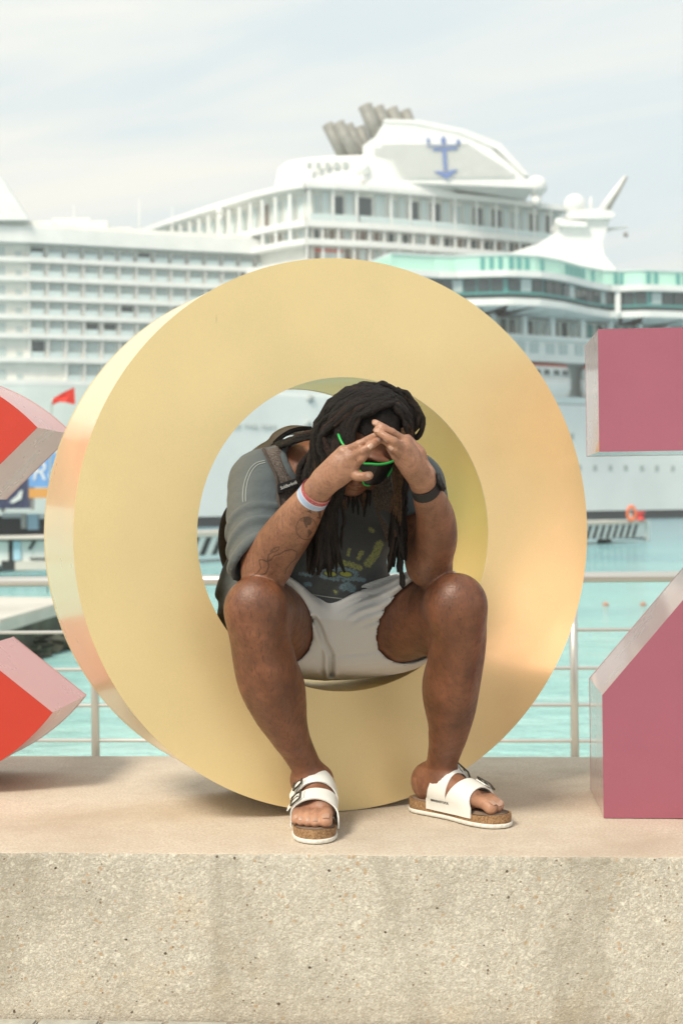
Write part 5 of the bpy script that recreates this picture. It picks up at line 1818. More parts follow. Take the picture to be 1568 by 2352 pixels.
# ================================================================ shorts
sr = Field(LO, HI, 0.0038)
sr.ell((-0.02, 3.475, 0.405), (0.205, 0.145, 0.125), 0.05)
for hip, knee in ((R_hip, R_knee), (L_hip, L_knee)):
    sr.chain([hip + (0, 0, 0.004), hip * 0.45 + knee * 0.55 + (0, 0, 0.006), knee + (0, 0.03, 0.004)], [0.108, 0.103, 0.094], 0.11)
mid_k = (R_knee + L_knee) / 2
sr.chain([np.array((-0.03, 3.44, 0.41)), np.array((0.02, 3.36, 0.415))], [0.10, 0.085], 0.12)
gx2 = sr.ax[0][:, None, None]; gy2 = sr.ax[1][None, :, None]; gz2 = sr.ax[2][None, None, :]
# hems: cut planes across the thighs
def cutp(p, n, R=0.16):
    n = np.array(n, float); n /= np.linalg.norm(n)
    d = (gx2 - p[0]) * n[0] + (gy2 - p[1]) * n[1] + (gz2 - p[2]) * n[2]
    return d
dR = np.minimum(cutp((-0.100, 3.255, 0.40), (-0.06, -0.37, -0.170)), 0.26 - np.sqrt((gx2 - R_knee[0]) ** 2 + (gy2 - R_knee[1]) ** 2 * 0.5 + (gz2 - R_knee[2]) ** 2))
dL = np.minimum(cutp((0.165, 3.275, 0.40), (0.165, -0.37, -0.190)), 0.26 - np.sqrt((gx2 - L_knee[0]) ** 2 + (gy2 - L_knee[1]) ** 2 * 0.5 + (gz2 - L_knee[2]) ** 2))
ph = (gz2 * 0.9 - gx2 * 0.55) * 170 + 2.2 * np.sin(gx2 * 24 + gz2 * 9) + gy2 * 30
fold = (np.abs(np.sin(ph * 0.85)) * 2 - 1) * np.clip((gz2 - 0.425) / 0.03, 0, 1) * np.clip((gx2 + 0.02) / 0.06, 0, 1)
ph = gx2 * 90 + 2.0 * np.sin(gz2 * 30) + gz2 * 15
foldb = np.maximum(np.sin(ph), 0.2) * np.exp(-((gx2 + 0.035) / 0.05) ** 2) * np.clip((0.47 - gz2) / 0.05, 0, 1)
sr.D = np.maximum(sr.D, dR.astype(np.float32)); sr.D = np.maximum(sr.D, dL.astype(np.float32))
# front limit so the stretched crotch sits back between the legs
def smax(D, d, k):
    hh = np.maximum(k - np.abs(D - d), 0) / k
    return (np.maximum(D, d) + hh * hh * k * 0.25).astype(np.float32)
sr.D = smax(sr.D, (3.335 - 0.62 * (gz2 - 0.31) - gy2 + 0 * gx2).astype(np.float32), 0.03)
sr.D = smax(sr.D, (0.292 + 0.30 * np.maximum(3.47 - gy2, 0) - gz2 + 0 * gx2).astype(np.float32), 0.03)
def sdseg(pts):
    best = 9.0
    for (ax_, az_), (bx_, bz_) in zip(pts, pts[1:]):
        dx_, dz_ = bx_ - ax_, bz_ - az_
        t_ = np.clip(((gx2 - ax_) * dx_ + (gz2 - az_) * dz_) / (dx_ * dx_ + dz_ * dz_), 0, 1)
        best = np.minimum(best, np.sqrt((gx2 - ax_ - t_ * dx_) ** 2 + (gz2 - az_ - t_ * dz_) ** 2))
    return best
front_m = (gy2 < 3.42)
cr1 = sdseg([(-0.066, 0.462), (-0.058, 0.448), (-0.0415, 0.402), (-0.027, 0.373), (-0.029, 0.315)])
cr2 = sdseg([(-0.027, 0.373), (-0.0126, 0.371), (0.05, 0.376), (0.125, 0.392)])
cr3 = sdseg([(-0.050, 0.40), (-0.050, 0.345), (-0.046, 0.31)])
sr.D += ((0.011 * np.exp(-(cr1 / 0.0055) ** 2) - 0.005 * np.exp(-((cr1 - 0.012) / 0.006) ** 2) + 0.0045 * np.exp(-(cr2 / 0.004) ** 2) + 0.006 * np.exp(-(cr3 / 0.005) ** 2)) * front_m).astype(np.float32)
sr.D += (-0.0055 * fold - 0.0028 * foldb).astype(np.float32)
# hollow legs at the hem
hl = Field(LO, HI, 0.0038)
for hip, knee in ((R_hip, R_knee), (L_hip, L_knee)):
    hl.chain([hip * 0.62 + knee * 0.38, knee], [0.091, 0.083], 0.01)
sr.D = np.maximum(sr.D, -hl.D)
# resting flat on the inner band of the O
oc = O_C + Vector((0, 0, O_R + 0.001))
axv = np.array(OEY)
def band_dist(gx_, gy_, gz_):
    rx_ = gx_ - oc.x; ry_ = gy_ - oc.y; rz_ = gz_ - oc.z
    al = rx_ * axv[0] + ry_ * axv[1]
    u = rx_ * OEX.x + ry_ * OEX.y
    return np.sqrt(u * u + rz_ * rz_)
sr.D = np.maximum(sr.D, (band_dist(gx2, gy2, gz2) - (O_r - 0.012)).astype(np.float32))
Vr, Fr = sr.mesh()
Vr = smooth_mesh(Vr, Fr, 3, 0.5)
def mat_shorts():
    b = NB('white_stretch_cotton')
    co = b.coord('Object')
    n = b.noise(6, 4, 0.6, co)
    c = b.ramp(n, [(0.3, (0.90, 0.90, 0.90)), (0.7, (0.94, 0.94, 0.94))])
    panel = b.attr('panel', 'Fac')
    c = b.mix(panel, c, (0.85, 0.835, 0.80))
    st = b.attr('stitch', 'Fac')
    c = b.mix(st, c, (0.47, 0.60, 0.60))
    b.set(color=c, rough=0.85, spec=0.2, sheen=0.1)
    w = b.node('ShaderNodeTexWave', wave_type='BANDS', bands_direction='Z')
    w.inputs['Scale'].default_value = 220
    b.link(co, w.inputs['Vector'])
    hgt = b.math('ADD', b.math('MULTIPLY', w.outputs['Fac'], 0.15), b.noise(26, 4, 0.6, b.coord('Object', scale=(0.7, 1, 1.8)), dist=0.7))
    b.set(normal=b.bump(hgt, 0.7, 0.012))
    return b.m
M['shorts'] = mat_shorts()
sro = fast_mesh('shorts', Vr, Fr, M['shorts'], person)
me = sro.data
co_ = np.empty(len(me.vertices) * 3, np.float32); me.vertices.foreach_get('co', co_); co_ = co_.reshape(-1, 3)
px_, py_ = frame_xy(co_)
def z5(p): return [(0.5742 * (860 + a / 1.4255), 0.5742 * (2280 + b_ / 1.4255)) for a, b_ in p]
pa = np.zeros(len(co_))
top = np.interp(px_, *np.array(z5([(560, 275), (800, 290), (940, 262), (1040, 255)])).T)
bot = np.interp(px_, *np.array(z5([(640, 500), (700, 480), (860, 475), (1000, 440)])).T)
pa = np.clip((py_ - top) / 1.5, 0, 1)
ny = np.array([v.normal.y for v in me.vertices])
set_f(sro, 'panel', pa * (px_ > 690))
st = np.zeros(len(co_))
for off in (0, 7):
    st = np.maximum(st, np.clip((1.2 - seg_dist(px_, py_, z5([(1165 - off * 1.5, 60), (1075 - off * 1.5, 240), (1040 - off * 1.2, 300), (1018 - off, 430), (1040 - off, 490), (1085 - off, 545)]))) / 1.2, 0, 1))
set_f(sro, 'stitch', st * 0.6)
# ================================================================ things the man wears
me = bo.data
co_ = np.empty(len(me.vertices) * 3, np.float32); me.vertices.foreach_get('co', co_); co_ = co_.reshape(-1, 3)
bvh_body = BVHTree.FromPolygons([tuple(v) for v in co_], [tuple(p.vertices) for p in me.polygons])
me2 = so.data
bvh_shirt = BVHTree.FromPolygons([v.co[:] for v in me2.vertices], [tuple(p.vertices) for p in me2.polygons])

def grid_obj(name, rows, mat, parent, thick=0.003, closed=False, smooth=True):
    """rows: list of lists of points -> sheet thickened along its normals"""
    nr, nc = len(rows), len(rows[0])
    pts = np.array([[tuple(p) for p in r] for r in rows])
    nx_, ny_ = np.gradient(pts, axis=0), np.gradient(pts, axis=1)
    if closed:
        ny_ = (np.roll(pts, -1, 1) - np.roll(pts, 1, 1)) / 2
    nn = np.cross(nx_, ny_); nn /= (np.linalg.norm(nn, axis=2, keepdims=True) + 1e-12)
    V_ = np.concatenate([pts.reshape(-1, 3), (pts + nn * thick).reshape(-1, 3)])
    N = nr * nc
    F_ = []
    cc = nc if closed else nc - 1
    for i in range(nr - 1):
        for j in range(cc):
            j2 = (j + 1) % nc
            a, b_, c, d = i * nc + j, i * nc + j2, (i + 1) * nc + j2, (i + 1) * nc + j
            F_.append((a, d, c, b_)); F_.append((a + N, b_ + N, c + N, d + N))
    for j in range(cc):
        j2 = (j + 1) % nc
        F_.append((j, j2, j2 + N, j + N)); e = (nr - 1) * nc
        F_.append((e + j2, e + j, e + j + N, e + j2 + N))
    if not closed:
        for i in range(nr - 1):
            a, d = i * nc, (i + 1) * nc
            F_.append((d, a, a + N, d + N)); a, d = a + nc - 1, d + nc - 1
            F_.append((a, d, d + N, a + N))
    o = mesh_obj(name, V_, F_, mat, parent, smooth=smooth)
    bm = bmesh.new(); bm.from_mesh(o.data); bmesh.ops.recalc_face_normals(bm, faces=bm.faces[:]); bm.to_mesh(o.data); bm.free()
    if smooth: o.data.set_sharp_from_angle(angle=math.radians(45))
    return o

# ---- sandals
M['sandal_white'] = NB('white_birko_strap'); _b = M['sandal_white']
_b.set(color=(0.78, 0.77, 0.72), rough=0.5, spec=0.4); _b.set(normal=_b.bump(_b.noise(260, 3, 0.6, _b.coord('Object')), 0.12, 0.002)); M['sandal_white'] = _b.m
M['sole_white'] = simple('white_foam_sole', (0.75, 0.73, 0.67), 0.7, var=0.06, vscale=40)
def mat_cork():
    b = NB('cork_footbed')
    co = b.coord('Object')
    c = b.ramp(b.voronoi(330, co, 'F1', 'Color'), [(0.0, (0.16, 0.082, 0.035)), (0.5, (0.29, 0.165, 0.078)), (1.0, (0.42, 0.255, 0.13))])
    b.set(color=c, rough=0.85)
    b.set(normal=b.bump(b.noise(300, 3, 0.6, co), 0.4, 0.002))
    return b.m
M['cork'] = mat_cork()
M['suede'] = simple('brown_suede_footbed', (0.24, 0.16, 0.11), 0.95, var=0.2, vscale=60)
M['buckle'] = NB('gunmetal_buckle').set(color=(0.10, 0.095, 0.085), rough=0.35, metal=0.8).m
M['ink_black'] = simple('black_print', (0.02, 0.02, 0.02), 0.7)
OUT = [(-.002, 0.0), (.004, .018), (.028, .0315), (.08, .0325), (.13, .0335), (.18, .0430), (.21, .0475), (.245, .0460), (.270, .0365), (.284, .0170), (.286, -.002),
       (.275, -.024), (.252, -.040), (.21, -.0485), (.16, -.0470), (.10, -.0395), (.05, -.0345), (.02, -.028), (.003, -.014)]
def closed_spline(pts, per=5):
    n = len(pts); out = []
    for i in range(n):
        p0, p1, p2, p3 = [np.array(pts[(i + k) % n], float) for k in (-1, 0, 1, 2)]
        for j in range(per):
            t = j / per
            out.append(0.5 * (2 * p1 + (p2 - p0) * t + (2 * p0 - 5 * p1 + 4 * p2 - p3) * t * t + (3 * p1 - p0 - 3 * p2 + p3) * t ** 3))
    return out
outline = closed_spline(OUT)
cen = np.array((0.15, 0.0))
def sandal(ft, label, text):
    root = bpy.data.objects.new('sandal', None); COL.objects.link(root); root.location = ft(0.14, 0, 0); attach(root, person)
    root['label'] = label
    def ring(z, off, wob=0.0):
        r = []
        n = len(outline)
        for i, p in enumerate(outline):
            tg = outline[(i + 1) % n] - outline[i - 1]; nn = np.array((-tg[1], tg[0])); nn /= np.linalg.norm(nn)
            if nn @ (p - cen) < 0: nn = -nn
            q = p + nn * (off + wob * math.sin(i * 2.1))
            r.append(Vector(ft(q[0], q[1], z)))
        return r
    loft('sole', [ring(0.0012, -0.004), ring(0.0012, -0.001, .0006), ring(0.004, 0.0012, .0010), ring(0.0095, 0.0016), ring(0.0105, 0.0006)], M['sole_white'], root).data.set_sharp_from_angle(angle=math.radians(50))
    def rim(i):      # cork rises around the heel and toe
        u = outline[i][0]
        return 0.008 * math.exp(-((u - 0.0) / 0.06) ** 2) + 0.004 * math.exp(-((u - 0.285) / 0.03) ** 2) + 0.006 * math.exp(-((u - 0.11) / 0.05) ** 2) * (1 if outline[i][1] > 0 else 0.3)
    r_top = ring(0.0265, -0.001); r_in = ring(0.0265, -0.006); r_in2 = ring(0.024, -0.013)
    for i in range(len(outline)):
        r_top[i].z += rim(i); r_in[i].z += rim(i) - 0.0005
    loft('cork', [ring(0.0105, -0.0012), ring(0.018, -0.0006), r_top, r_in, r_in2], M['cork'], root).data.set_sharp_from_angle(angle=math.radians(50))
    r_a = [v + Vector((0, 0, 0.0012)) for v in r_in]; r_b = [v + Vector((0, 0, 0.0015)) for v in r_in2]
    loft('footbed', [r_a, r_b], M['suede'], root, True, True)
    # straps follow the instep
    def over(u, ang, off):
        """point over the foot at angle ang: 0 = outer side, pi = inner side"""
        c = Vector(ft(u, 0.0, FZ0 + 0.022))
        dr = Vector(ft.m) * (-math.cos(ang)) + Vector((0, 0, 1)) * math.sin(ang)
        h = bvh_body.ray_cast(c, dr, 0.2)
        dist = (h[0] - c).length if h[0] is not None else 0.045
        return dist, c, dr
    def edge_w(u, inner):
        best = 0.03
        c = [p for p in outline if (p[1] > 0) == inner]
        c.sort(key=lambda p: abs(p[0] - u))
        return abs(c[0][1])
    straps = []
    for (top, med, lat) in (((0.168, 0.206), (0.128, 0.216), (0.165, 0.201)), ((0.108, 0.144), (0.072, 0.136), (0.098, 0.132))):
        rows = []
        NA = 25
        prof = []
        for a_i in range(NA):
            t = a_i / (NA - 1)
            ang = -0.10 + t * (math.pi + 0.2)
            wl = max(0, 1 - t / 0.45) ** 1.5; wm = max(0, (t - 0.52) / 0.48) ** 2.4
            wt = 1 - wl - wm
            u0 = top[0] * wt + med[0] * wm + lat[0] * wl; u1 = top[1] * wt + med[1] * wm + lat[1] * wl
            prof.append((ang, u0, u1))
        nU = 7
        grid = []
        for j in range(nU):
            col = []
            ds = []
            for ang, u0, u1 in prof:
                u = u0 + (u1 - u0) * j / (nU - 1)
                d, c, dr = over(u, ang, 0)
                e = edge_w(u, math.cos(ang) < 0) + 0.0025
                hh = 0.044 + (0.190 - u) * 0.42
                sa = max(0.0, math.sin(ang))
                # smooth arch from sole edge to sole edge
                x_ = -math.cos(ang) * e; z_ = -0.012 + hh * sa ** 0.8
                dm = math.hypot(x_, z_)
                dr2 = (Vector(ft.m) * x_ + Vector((0, 0, z_))).normalized()
                h2 = bvh_body.ray_cast(c, dr2, 0.2)
                dh = (h2[0] - c).length + 0.003 if h2[0] is not None else 0
                ds.append([max(dm, min(dh, dm + 0.010)), c, dr2])
            dd = np.array([x[0] for x in ds])
            for _ in range(6):
                dd[1:-1] = 0.25 * dd[:-2] + 0.5 * dd[1:-1] + 0.25 * dd[2:]
            for q, (d0_, c, dr) in zip(dd, ds):
                p = c + dr * float(q)
                p.z = max(p.z, 0.020)
                col.append(p)
            # tuck ends into the sole
            lo = col[0].copy(); lo.z = 0.018; hi_ = col[-1].copy(); hi_.z = 0.018
            grid.append([lo] + col + [hi_])
        o = grid_obj('strap', grid, M['sandal_white'], root, 0.0032)
        straps.append((o, grid))
        # buckle near the outer top
        ai = 7
        mid = grid[3][ai]; ta_v = (grid[3][ai + 1] - grid[3][ai - 1]).normalized(); tu = (grid[6][ai] - grid[0][ai]).normalized()
        nn = ta_v.cross(tu).normalized()
        if nn.z < 0: nn = -nn
        cpt = mid + nn * 0.0075
        bk = bmesh.new()
        Rm = Matrix((tu, ta_v, nn)).transposed()
        L_, W_ = 0.036, 0.026
        for (a, b2, sx, sy) in ((0, W_ / 2, L_, 0.0035), (0, -W_ / 2, L_, 0.0035), (L_ / 2, 0, 0.0035, W_), (-L_ / 2, 0, 0.0035, W_), (0.0, -0.004, 0.003, W_ * 0.8)):
            box_bm(bk, cpt + tu * a + ta_v * b2, (sx, sy, 0.003), Rm)
        bm_obj('buckle', bk, M['buckle'], root)
        # free tab end of the strap lying on top, pointing to the outer side
        tab = []
        for j in range(4):
            tab.append([grid[1 + (j * 4) // 3][ai + k] + nn * (0.0055 if k < 1 else 0.004) - (ta_v * 0.012 + nn * 0.002 if k == -3 else Vector((0, 0, 0))) for k in range(-3, 4)])
        grid_obj('strap_tab', tab, M['sandal_white'], root, 0.0025)
    if text:
        st_o = straps[1][0]
        bv = BVHTree.FromPolygons([v.co[:] for v in st_o.data.vertices], [tuple(p.vertices) for p in st_o.data.polygons])
        bv2 = BVHTree.FromPolygons([v.co[:] for v in straps[0][0].data.vertices], [tuple(p.vertices) for p in straps[0][0].data.polygons])
        def bend(c):
            base = Vector(ft(0.118 + c.x, 0.12, 0.0405 + c.y))
            for b_ in (bv, bv2):
                h = b_.ray_cast(base, -Vector(ft.m), 0.2)
                if h[0] is not None: return h[0] + Vector(ft.m) * (0.0006 + c.z)
            return Vector(ft(0.118 + c.x, 0.047, 0.0405 + c.y))
        text_obj('lettering', 'BIRKENSTOCK', 0.0088, M['ink_black'], root, None, 0.0002, bend=bend)
    return root
sandal(fR, 'white two-strap sandal pointing at the camera', False)
sandal(fL, 'white two-strap sandal turned to the right with black lettering', True)

# ---- wrapped bands: paper wristband and watch
def wrap_rows(c, axis, width, off, nw=4, na=36, tilt=None):
    axis = Vector(axis).normalized(); c = Vector(c)
    u = axis.orthogonal().normalized(); v = axis.cross(u)
    rows = []
    dist = np.zeros((nw, na))
    for i in range(nw):
        cc = c + axis * (width * (i / (nw - 1) - 0.5))
        for j in range(na):
            a = 2 * math.pi * j / na
            dr = u * math.cos(a) + v * math.sin(a)
            h = bvh_body.ray_cast(cc, dr, 0.08)
            dist[i, j] = (h[0] - cc).length if h[0] is not None else 0.03
    dm = dist.mean(0)
    for _ in range(3):
        dm = 0.25 * np.roll(dm, 1) + 0.5 * dm + 0.25 * np.roll(dm, -1)
    dm = np.minimum(dm, np.median(dm) * 1.25)
    for i in range(nw):
        cc = c + axis * (width * (i / (nw - 1) - 0.5))
        r = []
        for j in range(na):
            a = 2 * math.pi * j / na
            dr = u * math.cos(a) + v * math.sin(a)
            r.append(cc + dr * (0.35 * dist[i, j] + 0.65 * dm[j] + off))
        rows.append(r)
    return rows
def mat_wristband():
    b = NB('printed_paper_wristband')
    t = b.attr('t', 'Fac')
    co = b.coord('Object')
    c = b.ramp(t, [(0.0, (0.50, 0.58, 0.70)), (0.12, (0.36, 0.46, 0.64)), (0.56, (0.72, 0.70, 0.70)), (0.62, (0.42, 0.07, 0.08)), (0.96, (0.55, 0.22, 0.20))], 'CONSTANT')
    n = b.noise(240, 3, 0.7, b.coord('Object', scale=(1, 1, 3), rot=(0, 0.6, 0)))
    c = b.mix(b.ramp(n, [(0.58, 0.0), (0.64, 0.5)]), c, (0.70, 0.72, 0.76))
    b.set(color=c, rough=0.4, coat=0.2)
    return b.m
M['wristband'] = mat_wristband()
ax = Vector(R_wr) - Vector(A(708, 1157, 2.968))
wb_c = Vector(A(722, 1135, 2.948))
rows = wrap_rows(wb_c, ax, 0.026, 0.0016, 6)
wb = grid_obj('wristband', rows, M['wristband'], person, 0.0008, closed=True)
tv = [i / 5 + 0.12 * math.sin(j * 2 * math.pi / 36) for _ in (0, 1) for i in range(6) for j in range(36)]
set_f(wb, 't', tv)
wb['label'] = 'red and blue printed paper wristband'
M['watch_black'] = NB('black_watch_band').set(color=(0.022, 0.021, 0.022), rough=0.55, spec=0.35).m
ax = Vector(L_wr) - Vector(A(984, 1142, 2.975))
wc = Vector(A(974, 1121, 2.953))
rows = wrap_rows(wc, ax, 0.024, 0.0018, 5)
watch = grid_obj('watch', rows, M['watch_black'], person, 0.0032, closed=True)
watch['label'] = 'black watch'
axn = ax.normalized()
outd = Vector((0.92, 0.10, 0.1)); outd = (outd - axn * outd.dot(axn)).normalized()
h = bvh_body.ray_cast(wc, outd, 0.08)
pc = (h[0] if h[0] is not None else wc + outd * 0.028) + outd * 0.007
bm = bmesh.new()
side = axn.cross(outd)
box_bm(bm, pc, (0.034, 0.034, 0.011), Matrix((axn, side, outd)).transposed())
bmesh.ops.bevel(bm, geom=bm.edges[:], offset=0.004, segments=3, affect='EDGES')
bm_obj('watch_case', bm, M['watch_black'], watch, smooth=True)

# ---- sunglasses: one wide dark shield in a bright green frame
M['green_frame'] = NB('neon_green_plastic').set(color=(0.015, 0.42, 0.07), rough=0.35, spec=0.5).m
M['dark_lens'] = NB('dark_smoke_lens').set(color=(0.012, 0.012, 0.013), rough=0.22, spec=0.3).m
sg = bpy.data.objects.new('sunglasses', None); COL.objects.link(sg); sg.location = HP(0.10, 0, 0); attach(sg, person)
sg['label'] = 'bright green framed wraparound sunglasses'
def lens_pt(th, u, out=0.0):
    return Vector(HP(0.028 + (0.092 + out) * math.cos(th) ** 0.9, (0.074 + out) * math.sin(th), u))
ths = np.linspace(-1.12, 1.12, 33)
def top_u(t): return 0.027 + 0.006 * abs(t) - 0.004 * math.exp(-(t / 0.12) ** 2)
def bot_u(t):
    a = abs(t)
    return -0.034 + 0.036 * math.exp(-(a / 0.17) ** 2) + 0.034 * max(0, (a - 0.75) / 0.37) ** 2
rows = [[lens_pt(t, bot_u(t) + (top_u(t) - bot_u(t)) * j / 8) for t in ths] for j in range(9)]
grid_obj('lens', rows, M['dark_lens'], sg, 0.0018)
tube_obj('top_frame', [lens_pt(t, top_u(t), 0.0015) for t in ths], [0.0021 + 0.0006 * abs(t) for t in ths], M['green_frame'], sg, 8)
tube_obj('nose_frame', [lens_pt(t, bot_u(t), 0.0012) for t in np.linspace(-0.45, 0.45, 21)], 0.0018, M['green_frame'], sg, 8)
for s in (-1, 1):
    tube_obj('side_frame', [lens_pt(s * 1.12, top_u(1.12), 0.001), lens_pt(s * 1.10, 0.012, 0.001), lens_pt(s * 1.0, bot_u(1.0), 0.001)], 0.0018, M['green_frame'], sg, 8)
    tube_obj('temple_arm', [lens_pt(s * 1.12, top_u(1.12)), Vector(HP(0.030, 0.076 * s, 0.020)), Vector(HP(-0.02, 0.076 * s, 0.010))], [0.0032, 0.003, 0.0025], M['green_frame'], sg, 8)

# ================================================================ hair: base cap and single dreadlocks
def mat_hair():
    b = NB('black_brown_locs')
    co = b.coord('Object')
    rnd = b.node('ShaderNodeObjectInfo').outputs['Random']
    n = b.noise(230, 4, 0.7, co)
    base = b.ramp(n, [(0.3, (0.0045, 0.0035, 0.003)), (0.6, (0.013, 0.0095, 0.008)), (0.8, (0.035, 0.024, 0.018))])
    warm = b.ramp(rnd, [(0.0, 0.0), (0.5, 0.02), (0.85, 0.22), (1.0, 0.6)])
    c = b.mix(warm, base, (0.055, 0.028, 0.017))
    b.set(color=c, rough=0.66, spec=0.26)
    b.set(normal=b.bump(b.math('ADD', n, b.noise(90, 3, 0.6, co)), 0.9, 0.006))
    return b.m
M['hair'] = mat_hair()
M['hair_tip'] = NB('brown_sun_bleached_loc'); _b = M['hair_tip']
_n = _b.noise(200, 4, 0.7, _b.coord('Object'))
_b.set(color=_b.ramp(_n, [(0.3, (0.030, 0.016, 0.009)), (0.7, (0.12, 0.066, 0.034))]), rough=0.8, spec=0.2); _b.set(normal=_b.bump(_n, 0.9, 0.006)); M['hair_tip'] = _b.m
hf = Field(HC - 0.19, HC + 0.19, 0.0045)
hf.ell(HP(-0.014, 0, 0.008), (0.099, 0.081, 0.091), 0.02, HR)
q = HF
gx3 = hf.ax[0][:, None, None]; gy3 = hf.ax[1][None, :, None]; gz3 = hf.ax[2][None, None, :]
lf = (gx3 - HC[0]) * HF[0] + (gy3 - HC[1]) * HF[1] + (gz3 - HC[2]) * HF[2]
lu = (gx3 - HC[0]) * HU[0] + (gy3 - HC[1]) * HU[1] + (gz3 - HC[2]) * HU[2]
ll = (gx3 - HC[0]) * HL[0] + (gy3 - HC[1]) * HL[1] + (gz3 - HC[2]) * HL[2]
# open the face: everything forward of a hairline arc and below
face = np.minimum(lf - (0.012 + 0.0 * lu), (0.054 - 5.0 * ll ** 2) - lu)
hf.D = np.maximum(hf.D, face.astype(np.float32))
hf.D += (0.0035 * np.sin(ll * 160 + 4 * np.sin(lf * 40)) * np.sin(lf * 55 + lu * 60)).astype(np.float32)
Vh, Fh = hf.mesh()
hair = fast_mesh('hair', Vh, Fh, M['hair'], person)
hair['label'] = 'long black dreadlocks hanging to the lap'
hrng = random.Random(21)
def scalp(dirv, off):
    d = np.array(dirv, float); d /= np.linalg.norm(d)
    l = np.array((d @ HF, d @ HL, d @ HU))
    r = np.array((0.097, 0.079, 0.089))
    k = 1.0 / math.sqrt(((l / r) ** 2).sum())
    return np.array(HP(-0.014, 0, 0.008)) + d * (k + off)
def slerp(a, b_, t):
    a = np.array(a, float); b_ = np.array(b_, float); a /= np.linalg.norm(a); b_ /= np.linalg.norm(b_)
    w = math.acos(max(-1, min(1, a @ b_)))
    if w < 1e-3: return a
    return (math.sin((1 - t) * w) * a + math.sin(t * w) * b_) / math.sin(w)
FUZZ = []
def dread(ctrl, r0, mat, parent, blob=False, tipt=0.55):
    pts = catmull([Vector(c) for c in ctrl], 6)
    # arc-length resample at ~9 mm and roughen
    out = [pts[0]]; acc = 0
    for a, b_ in zip(pts, pts[1:]):
        L = (b_ - a).length; acc += L
        if acc > 0.009:
            out.append(b_); acc = 0
    if len(out) < 4: out = pts
    n = len(out)
    ph = hrng.uniform(0, 6)
    P2, R2 = [], []
    for i, p in enumerate(out):
        t = i / (n - 1)
        P2.append(p + Vector((hrng.gauss(0, .0008) + .0012 * math.sin(i * .7 + ph), hrng.gauss(0, .0008) + .0012 * math.cos(i * .6 + ph), 0)))
        rr = r0 * (1 - (1 - tipt) * t ** 2) * (1 + 0.13 * math.sin(i * 1.9 + ph) + hrng.gauss(0, 0.10))
        if blob and t > 0.86: rr *= 1.9
        if i == n - 1: rr *= 0.45
        R2.append(max(rr, 0.0012))
    V_, F_ = tube(P2, R2, 7)
    V_ = [v + Vector((hrng.gauss(0, .0006), hrng.gauss(0, .0006), hrng.gauss(0, .0006))) for v in V_]
    for p, r in zip(P2[1:], R2[1:]):
        for _ in range(2):
            dv = Vector((hrng.gauss(0, 1), hrng.gauss(0, 1), hrng.gauss(0, 1))).normalized()
            FUZZ.append((p + dv * r * 0.8, dv, hrng.uniform(0.003, 0.008)))
    return mesh_obj('dreadlock', V_, F_, mat, parent, smooth=True)
# left curtain (picture left): from the crown over the side of the head, hanging to the lap
NL = 100
for i in range(NL):
    f = (i + 0.5) / NL                                  # 0 front .. 1 back
    root = np.array((0.42 - 0.30 * hrng.random(), -0.80 + 1.45 * f + hrng.uniform(-.1, .1), 0.62 + 0.20 * hrng.random()))
    ex_ = np.array((-0.93, -0.62 + 1.25 * f + hrng.uniform(-.06, .06), -0.10 + hrng.uniform(-.12, .1)))
    lay = hrng.uniform(0.000, 0.030)
    ctrl = [scalp(slerp(root, ex_, t), 0.001 + min(lay, 0.012) * min(1, t * 2) + lay * t ** 2.5) for t in (0, 0.25, 0.5, 0.75, 1.0)]
    xb = 706 + hrng.uniform(0, 72) + (14 if f < 0.25 else 0)
    yb = hrng.uniform(1262, 1326) if hrng.random() < 0.72 else hrng.uniform(1180, 1265)
    db = 3.03 + 0.11 * f + hrng.uniform(-.015, .015)
    top = ctrl[-1]
    xm = 694 + 82 * (1 - f) * 0.9 + hrng.uniform(-10, 14)
    m1 = A(xm - 4, 1085, (top[1] + db) / 2 + 0.005); m2 = A((xm + xb) / 2, 1165, db)
    if f < 0.25: m1 = A(772 + hrng.uniform(-30, 20), 1070, 2.975 + 0.08 * f); m2 = A(756 + hrng.uniform(-30, 22), 1160, 2.995)
    ctrl += [m1, m2, A(xb, yb, db)]
    dread(ctrl, hrng.uniform(0.0060, 0.0082), M['hair'], hair)
for i in range(34):
    f = i / 33
    root = np.array((0.62 - 0.45 * f + hrng.uniform(-.05, .05), -0.62 + 0.35 * f, 0.60 + 0.3 * f)); ex_ = np.array((-0.28 - 0.57 * f, -0.88 + 0.2 * f, 0.10 - 0.2 * f))
    ctrl = [scalp(slerp(root, ex_, t), 0.004 + 0.010 * t + hrng.uniform(0, .003)) for t in (0, 0.25, 0.5, 0.75, 1.0)]
    ctrl += [A(800 - 40 * f + hrng.uniform(-4, 4), 1085, 2.965), A(772 - 25 * f + hrng.uniform(-8, 8), 1170, 2.99), A(765 - 25 * f + hrng.uniform(-10, 10), hrng.uniform(1240, 1315), 3.02)]
    dread(ctrl, hrng.uniform(0.0056, 0.0074), M['hair'], hair)
# a single thin one before the chest
dread([scalp((-0.3, -0.85, 0.1), -0.01), A(786, 1130, 2.99), A(789, 1190, 3.01), A(784, 1262, 3.03)], 0.0045, M['hair'], hair)
